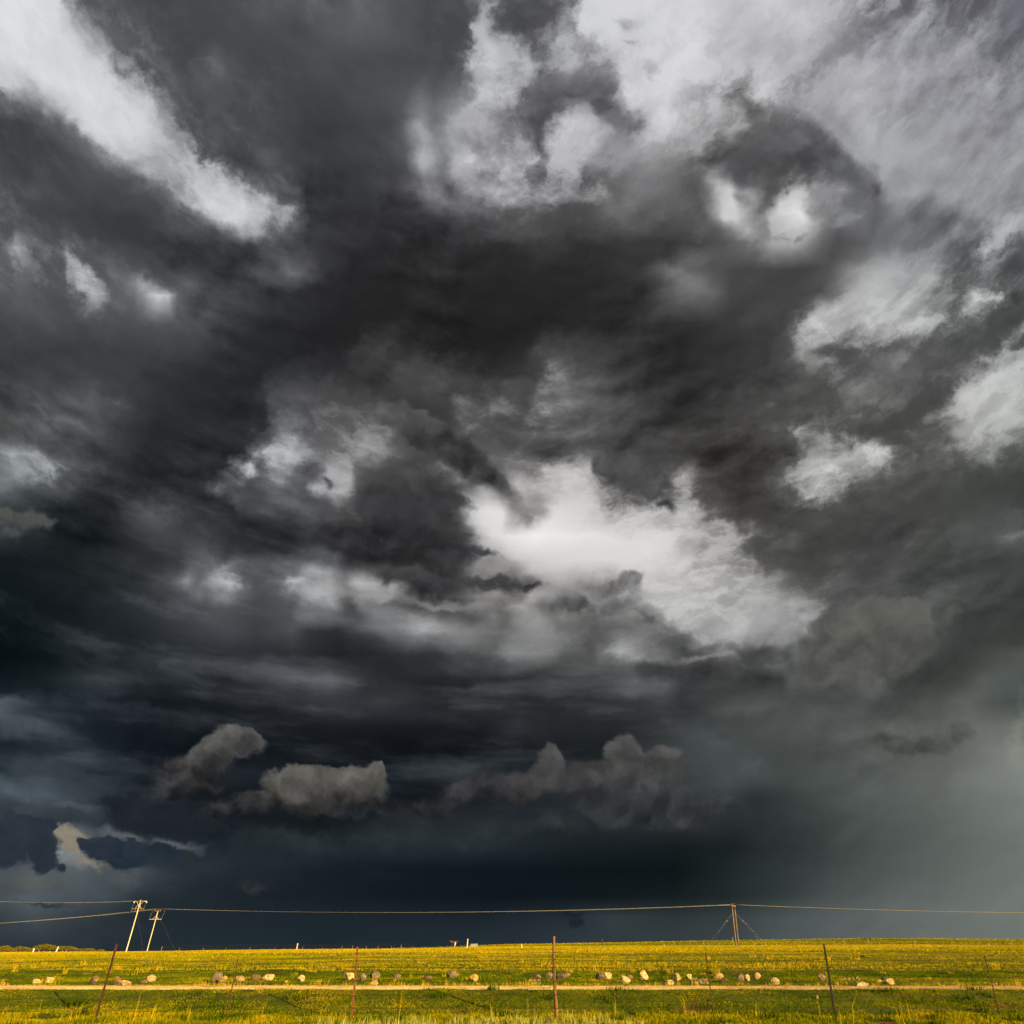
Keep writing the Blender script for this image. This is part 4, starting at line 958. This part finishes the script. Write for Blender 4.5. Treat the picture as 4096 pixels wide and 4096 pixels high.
def knob(c, r, h):
    return tube([c, c + Vector((0, 0, h * 0.35)), c + Vector((0, 0, h * 0.5)), c + Vector((0, 0, h))], r, 8, r * 0.5)
def arm(root, c, half, dirv_, m, name='crossarm', r=0.062):
    return build(name, [bar(c - dirv_ * half, c + dirv_ * half, r)], m, root)
AD = Vector((0.985, -0.17, 0)).normalized()
# pole one: two crossarms
b1 = ground_hit(503, 3811); b1 = Vector((b1.x, b1.y, hz(b1.x, b1.y)))
b1 = at(503, 3811, 184); b1.z = hz(b1.x, b1.y)
t1 = at(552, 3600, 184); top1 = Vector((b1.x, b1.y, t1.z))
p1 = empty('power_pole', b1)
tag(p1, 'tall bleached wooden power pole with two crossarms, left of a shorter one', 'power pole', 'wooden power poles')
build('pole', [tube([b1 - Vector((0,0,.5)), lerp(b1, top1, .5), top1], 0.125, 10, 0.09)], M_POLE, p1)
c = top1 - Vector((0, 0.18, 0.25)); arm(p1, c, 1.65, AD, M_ARM)
for s in (-1.6, -1.25, 1.0, 1.3, 1.6): build('insulator', [tube([c + AD*s, c + AD*(s+0.22) - Vector((0,0,.05 if abs(s) < 1.5 else .35))], 0.065, 8)], M_INSW, p1)
for s in (-0.9, 0.9): build('brace', [bar(c + AD*s, c - Vector((0,-.05,1.0)), 0.03)], M_GALV, p1)
c2 = top1 - Vector((0, 0.18, 1.75)); arm(p1, c2, 1.55, AD, M_ARM)
for s in (-1.5, -0.6, 1.5, 0.9): build('insulator', [tube([c2 + AD*s, c2 + AD*s - Vector((0,0,.42))], 0.065, 8)], M_INS, p1)
for s in (-1.0, 1.0): build('brace', [bar(c2 + AD*s*0.8, c2 + Vector((0,.05,1.1)), 0.03)], M_GALV, p1)
for s in (-1.45, 1.45): build('jumper_cable', [tube([c + AD*s, lerp(c, c2, .5) + AD*s*1.08, c2 + AD*s], 0.02, 4)], M_CABLE, p1)
gb = at(562, 3640, 184); ge = at(572, 3806, 206); ge.z = hz(ge.x, ge.y)
build('guy_wire', [tube([top1 - Vector((0,0,2.4)), ge], 0.016, 4)], M_CABLE, p1)
# pole two
b2 = at(587, 3808, 200); b2.z = hz(b2.x, b2.y) - 0.1
t2 = at(627, 3640, 200); top2 = Vector((b2.x, b2.y, t2.z))
p2 = empty('power_pole', b2)
tag(p2, 'shorter power pole with a wide lower crossarm, right of the tall one', 'power pole', 'wooden power poles')
build('pole', [tube([b2 - Vector((0,0,.5)), lerp(b2, top2, .5), top2], 0.105, 10, 0.08)], M_POLE, p2)
c = top2 - Vector((0, 0.16, 0.22)); arm(p2, c, 0.85, AD, M_ARM)
for s in (-0.75, 0.12, 0.8): build('insulator', [knob(c + AD*s + Vector((0,0,.08)), 0.13, 0.42)], M_INS, p2)
c2 = top2 - Vector((0, 0.16, 2.0)); arm(p2, c2, 1.65, AD, M_POLE)
for s in (-0.8, 0.8): build('brace', [bar(c2 + AD*s, c2 + Vector((0,.05,0.8)), 0.035)], M_GALV, p2)
for s in (-1.6, 1.6): build('jumper_cable', [tube([c2 + AD*s, c2 + AD*s*1.05 + Vector((0,0,.5)), c2 + AD*s*(1.25 if s > 0 else .8) + Vector((0,0,2.0))], 0.022, 4)], M_CABLE, p2)
build('guy_wire', [tube([top2 - Vector((0,0,.6)), at(700, 3800, 215)], 0.010, 4)], M_CABLE, p2)
# twin pole on the right
b3 = at(2951, 3788, 182); b3.z = hz(b3.x, b3.y)
t3 = at(2928, 3625, 182)
p3 = empty('power_pole', b3)
tag(p3, 'twin brown wooden power poles standing side by side with guy wires, on the right', 'power pole', 'wooden power poles')
for dx, dy in ((-0.32, 0), (0.30, 0.25)):
    a = b3 + Vector((dx, dy, -0.4)); e = Vector((a.x, a.y, t3.z))
    build('pole', [tube([a, lerp(a, e, .5), e], 0.15, 10, 0.12)], M_POLEB, p3)
c = Vector((b3.x, b3.y, t3.z + 0.05)); ad3 = Vector((0.5, 0.86, 0))
build('crossarm', [bar(c - ad3*1.3 - Vector((0,.16,0)), c + ad3*1.3 - Vector((0,.16,0)), 0.10)], M_ARM, p3)
for s in (-1.2, -0.5, 0.2, 0.9): build('insulator', [knob(c + ad3*s - Vector((0,.16,-.08)), 0.13, 0.38)], M_INS, p3)
for (gx_, gy_, yy) in ((2828, 3762, 176), (2843, 3762, 186), (3055, 3762, 176), (3068, 3762, 186)):
    e = at(gx_, 3775, yy); e.z = hz(e.x, e.y)
    s_ = Vector((b3.x, b3.y, t3.z - 1.0)); mid_ = lerp(s_, e, 0.26)
    build('guy_wire', [tube([s_, e], 0.012, 4), tube([mid_, lerp(s_, e, 0.30)], 0.05, 6)], M_CABLE, p3)
# cables
def cable(p0, p1, sag, r, label, group):
    n_ = 40; pts = []
    for i in range(n_ + 1):
        t = i / n_; p = lerp(p0, p1, t); p.z -= 4 * sag * t * (1 - t); pts.append(p)
    o = build('power_cable', [tube(pts, r, 5)], M_CABLE, None, origin=p0.copy(), smooth=True)
    tag(o, label, 'cable', group)
cr = 0.022
for k, dzz in enumerate((0.0, 0.10)):
    cable(at(-700, 3560, 120) + Vector((0, k * .8, 0)), top1 - Vector((1.5 - k * 3.0, 0.1, 0.15)), 0.9, 0.017, 'thin cable leaving the tall pole top towards the upper left edge', 'upper cables at the left edge')
for k in range(3):
    cable(at(-700, 3728, 120) + Vector((0, k * .8, k * .06)), top2 + Vector((-0.75 + k * 0.78, -0.1, 0.28)), 0.6, cr, 'cable passing below the tall pole crossarms down to the left edge', 'lower cables at the left edge')
for k in range(3):
    cable(top2 + Vector((-0.75 + k * 0.78, -0.1, 0.28)), Vector((b3.x, b3.y, t3.z + 0.30)) + ad3 * (-1.2 + k), 1.15, cr, 'long pale cable sagging between the short left pole and the twin poles', 'cables of the long middle span')
for k in range(3):
    e = at(5300, 3652, 150) + ad3 * (k * 1.0) + Vector((0, 0, 0.1 * k))
    cable(Vector((b3.x, b3.y, t3.z + 0.30)) + ad3 * (-1.2 + k), e, 0.75, 0.055, 'pale cable running from the twin poles to the right edge', 'cables at the right edge')

# ------------------------------------------------------------------ far fences and markers
M_GREYPOST = simple('grey_weathered_post', (0.10, 0.08, 0.06), (0.20, 0.16, 0.12), 10.0, 0.9)
M_WHITE = simple('whitewashed_post', (0.26, 0.25, 0.20), (0.36, 0.34, 0.29), 10.0, 0.8)
M_DKPOST = simple('dark_creosoted_post', (0.02, 0.015, 0.012), (0.05, 0.035, 0.025), 10.0, 0.9)
def far_fence(posts, Y, m, label, hpx=17, r=0.05, wires=4):
    root = None; tops = []
    for (px, tall) in posts:
        b_ = at(px, 3790, Y); b_.z = hz(b_.x, b_.y)
        if root is None: root = tag(empty('far_wire_fence', b_), label, 'fence')
        h_ = hpx * tall * Y / 3990.0
        t_ = b_ + Vector((0, 0, h_)); tops.append((b_, h_))
        build('fence_post', [tube([b_ - Vector((0,0,.2)), t_], r * (1.5 if tall > 1.15 else 1.0), 5)], m, root)
    for w in range(wires):
        f = 0.35 + 0.6 * w / max(wires - 1, 1)
        build('wire', [tube([b_ + Vector((0, 0, 1.15 * f)) for b_, h_ in tops], 0.008, 3)], M_WIRE, root)
far_fence([(2700, 1), (2758, 1), (2815, 1), (2875, 1), (2934, 2.1), (3019, 1), (3062, 1), (3108, 1), (3165, 1), (3228, 1), (3300, 1), (3342, 1), (3381, 1.3), (3427, 1), (3478, 1.7), (3522, 1), (3570, 1), (3616, 1), (3664, 1.4), (3715, 1), (3768, 1), (3815, 1), (3870, 1), (3920, 1), (4052, 1.2), (4110, 1), (4170, 1)], 188, M_GREYPOST, 'distant grey wire fence along the right crest of the field')
far_fence([(648, 1.5), (720, 1), (815, .9), (905, .8), (1000, .8), (1100, .8), (1211, .9), (1290, .8), (1368, 1.1), (1410, 1.1), (1465, .9), (1512, 1), (1565, .9), (1604, 1.3), (1650, .8)], 196, M_GREYPOST, 'thin distant wire fence along the left skyline', hpx=14, r=0.035)
def marker(name, px, by, ty, wpx, Y, m, label, cat, lean=0):
    b_ = at(px, by, Y); b_.z = hz(b_.x, b_.y) - 0.05
    h_ = (by - ty) * Y / 3990.0
    o = build(name, [tube([b_, b_ + Vector((lean * h_, 0, h_ * 0.97)), b_ + Vector((lean * h_, 0, h_))], wpx * Y * CT / FPX / 2, 6)], m, None, origin=b_)
    return tag(o, label, cat)
marker('marker_post', 127, 3822, 3801, 6, 165, M_WHITE, 'short white marker post before the leftmost scrub trees', 'marker post')
marker('wooden_post', 222, 3812, 3787, 4.5, 180, M_POLE, 'pale leaning wooden stake among the scrub trees', 'post', 0.18)
marker('marker_post', 1186, 3801, 3773, 4.5, 186, M_WHITE, 'white post on the skyline left of the red rusty post', 'marker post')
marker('wooden_post', 1868, 3797, 3758, 4.5, 186, M_POLE, 'pale upright pole between the ruined stand and the concrete trough', 'post')
marker('marker_post', 2086, 3796, 3778, 4.5, 170, M_WHITE, 'short white marker post right of the concrete trough', 'marker post')
marker('marker_post', 3959, 3784, 3773, 4.5, 180, M_WHITE, 'tiny white marker post near the right edge of the field', 'marker post', -0.2)
marker('wooden_post', 2352, 3781, 3767, 4, 205, M_DKPOST, 'short dark post on the skyline right of the wooden fence post', 'post')
marker('wooden_post', 2409, 3788, 3755, 4.5, 188, M_DKPOST, 'taller dark post on the skyline right of the wooden fence post', 'post')
marker('white_stone', 2657, 3780, 3775, 5, 200, M_WHITE, 'tiny white stone on the skyline left of the twin power poles', 'stone')
# ruined stand
Ys = 190
s0 = at(1812, 3794, Ys); s0.z = hz(s0.x, s0.y)
st = tag(empty('ruined_stand', s0), 'dark broken platform on a leaning leg beside a pale pole on the skyline', 'platform')
def box(c, sx_, sy_, sz_, rx=0, ry=0, rz=0):
    M = Matrix.Rotation(rz, 3, 'Z') @ Matrix.Rotation(ry, 3, 'Y') @ Matrix.Rotation(rx, 3, 'X')
    V = [c + M @ Vector((a*sx_/2, b*sy_/2, d*sz_/2)) for a in (-1, 1) for b in (-1, 1) for d in (-1, 1)]
    return V, [(0,1,3,2), (4,6,7,5), (0,4,5,1), (2,3,7,6), (0,2,6,4), (1,5,7,3)]
build('slab', [box(s0 + Vector((-0.3, 0, 1.25)), 1.1, 1.0, 0.35, 0, 0.2, 0.2), box(s0 + Vector((0.55, 0, 1.35)), 1.3, 0.8, 0.12, 0, -0.02, 0.2)], M_DKPOST, st)
build('leg', [tube([s0 + Vector((0.15, 0, -0.1)), s0 + Vector((0.5, 0, 1.2))], 0.16, 6)], M_POLE, st)
build('leg', [tube([s0 + Vector((-0.35, 0, -0.1)), s0 + Vector((-0.25, 0, 1.15))], 0.07, 6)], M_DKPOST, st)
# concrete trough
M_CONC = simple('pale_concrete', (0.13, 0.12, 0.09), (0.20, 0.18, 0.14), 3.0, 0.9, 0.3)
c0 = at(1896, 3790, Ys); c0.z = hz(c0.x, c0.y)
tr_ = tag(empty('water_trough', c0), 'pale concrete trough in the grass right of the upright pole on the skyline', 'trough')
build('basin', [box(c0 + Vector((0, 0.35 * s, 0.42)), 1.55, 0.1, 0.62, 0, -0.05) for s in (-1, 1)] + [box(c0 + Vector((0.76 * s, 0, 0.42)), 0.08, 0.58, 0.60, 0, -0.05) for s in (-1, 1)] + [box(c0 + Vector((0, 0, 0.14)), 1.4, 0.56, 0.08, 0, -0.05)], M_CONC, tr_)
build('rim', [box(c0 + Vector((0, -0.36, 0.745)), 1.66, 0.2, 0.07, 0, -0.05), box(c0 + Vector((0, 0.36, 0.745)), 1.66, 0.2, 0.07, 0, -0.05)], M_CONC, tr_)

# ------------------------------------------------------------------ scrub trees on the left, bushes on the skyline
M_BARK = simple('pale_bark', (0.16, 0.10, 0.05), (0.34, 0.22, 0.10), 8.0, 0.9)
def scrub(px, py, wpx, hpx, Y, label, cat='tree', name='scrub_tree', m=None, n=2600, seed=0, trunks=3):
    r = np.random.default_rng(seed)
    b_ = at(px, py, Y); b_.z = hz(b_.x, b_.y)
    W = wpx * Y * CT / FPX; Hh = hpx * Y / 3990.0
    root = tag(empty(name, b_), label, cat)
    parts = []
    for k in range(trunks):
        a = (k + 0.5) / trunks - 0.5
        p0 = Vector((a * W * 0.45, r.uniform(-.2, .2), -0.2)); p1 = p0 + Vector((r.uniform(-.3, .3) + a * W * 0.15, 0, Hh * 0.45)); p2 = p1 + Vector((a * W * 0.35 + r.uniform(-.3, .3), 0, Hh * 0.35))
        parts.append(tube([b_ + p0, b_ + p1, b_ + p2], 0.10 * Hh / 1.8, 6, 0.03))
        for q_ in range(2):
            parts.append(tube([b_ + p1, b_ + p1 + Vector((r.uniform(-1, 1) * W * 0.15, r.uniform(-.4, .4), Hh * 0.35))], 0.04, 5, 0.015))
    for q_ in range(trunks): build('trunk', parts[q_*3:q_*3+3], M_BARK, root)
    nb = 9
    cx = np.linspace(-0.40, 0.40, nb) * W + r.uniform(-.06, .06, nb) * W; cz = Hh * (0.60 + r.uniform(-0.10, 0.10, nb) - 0.25 * np.abs(np.linspace(-1, 1, nb)) ** 2); rr = Hh * r.uniform(0.24, 0.40, nb)
    k = r.integers(0, nb, n); d = r.normal(0, 1, (n, 3)); d /= np.linalg.norm(d, axis=1)[:, None]
    rad = r.uniform(0.55, 1.0, n) ** 0.6
    cc = np.stack([cx[k], r.uniform(-1, 1, n) * W * 0.12, cz[k]], 1) + d * (rr[k] * rad)[:, None] * np.array([1.35, 1.2, 0.9])
    cc[:, 2] = np.maximum(cc[:, 2], Hh * 0.30)
    s = r.uniform(0.05, 0.13, n) * max(Hh / 1.8, 0.5)
    t1_ = r.normal(0, 1, (n, 3)); t1_ /= np.linalg.norm(t1_, axis=1)[:, None]; t2_ = np.cross(t1_, r.normal(0, 1, (n, 3))); t2_ /= np.linalg.norm(t2_, axis=1)[:, None]
    V = np.stack([cc - t1_ * s[:, None], cc + t2_ * s[:, None] * 0.7, cc + t1_ * s[:, None], cc - t2_ * s[:, None] * 0.7], 1).reshape(-1, 3)
    tn_ = np.repeat(0.38 + 0.3 * r.uniform(0, 1, nb)[k] + r.normal(0, 0.12, n), 4)
    new_obj('crown', mesh_np('crown', V, np.arange(4 * n), np.full(n, 4), attrs={'tone': tn_}), m or M_SCRUB, root)
    return root
scrub(14, 3809, 62, 31, 196, 'olive scrub tree cut by the left edge of the picture', seed=1)
scrub(82, 3808, 84, 28, 200, 'brownish low scrub tree, second from the left edge', seed=2)
scrub(176, 3810, 104, 36, 194, 'largest and greenest scrub tree in the row at the left', seed=3, n=3600)
scrub(262, 3811, 88, 27, 196, 'spreading scrub tree right of the largest one', seed=4)
scrub(340, 3811, 84, 18, 198, 'low scrub tree, second from the right end of the left row', seed=5)
scrub(398, 3811, 46, 12, 198, 'lowest scrub tree at the right end of the left row', seed=6, n=1500)
scrub(2728, 3765, 30, 11, 315, 'dark little umbrella shaped bush on the skyline left of the twin poles', 'bush', 'skyline_bush', M_DARKLEAF, 1500, 7, 2)
scrub(2554, 3768, 40, 7, 316, 'flat dark bush on the skyline midway between dark post and umbrella bush', 'bush', 'skyline_bush', M_DARKLEAF, 1500, 8, 2)
scrub(2425, 3771, 34, 6, 316, 'flat dark bush on the skyline beside the taller dark post', 'bush', 'skyline_bush', M_DARKLEAF, 1300, 9, 2)
scrub(3466, 3764, 52, 8, 290, 'wide low brown bush on the rise above the black post', 'bush', 'skyline_bush', M_SCRUB, 1600, 10, 2)
scrub(1850, 3797, 60, 8, 200, 'low green bush growing around the ruined stand', 'bush', 'skyline_bush', M_SCRUB, 1500, 11, 2)
scrub(1640, 3798, 30, 6, 205, 'low green bush on the skyline left of the ruined stand', 'bush', 'skyline_bush', M_SCRUB, 1000, 12, 2)

# reflectances above were matched at one exposure; bring them all to real-world values for the +2 exposure
for m_ in bpy.data.materials:
    nt_ = m_.node_tree
    for nd in list(nt_.nodes):
        sock = nd.inputs.get('Base Color') if nd.type == 'BSDF_PRINCIPLED' else (nd.inputs.get('Color') if nd.type == 'BSDF_TRANSLUCENT' else None)
        if sock is None or not sock.is_linked: continue
        src = sock.links[0].from_socket
        vm = nt_.nodes.new('ShaderNodeVectorMath'); vm.operation = 'SCALE'; vm.inputs['Scale'].default_value = 0.84
        nt_.links.new(src, vm.inputs[0]); nt_.links.new(vm.outputs[0], sock)
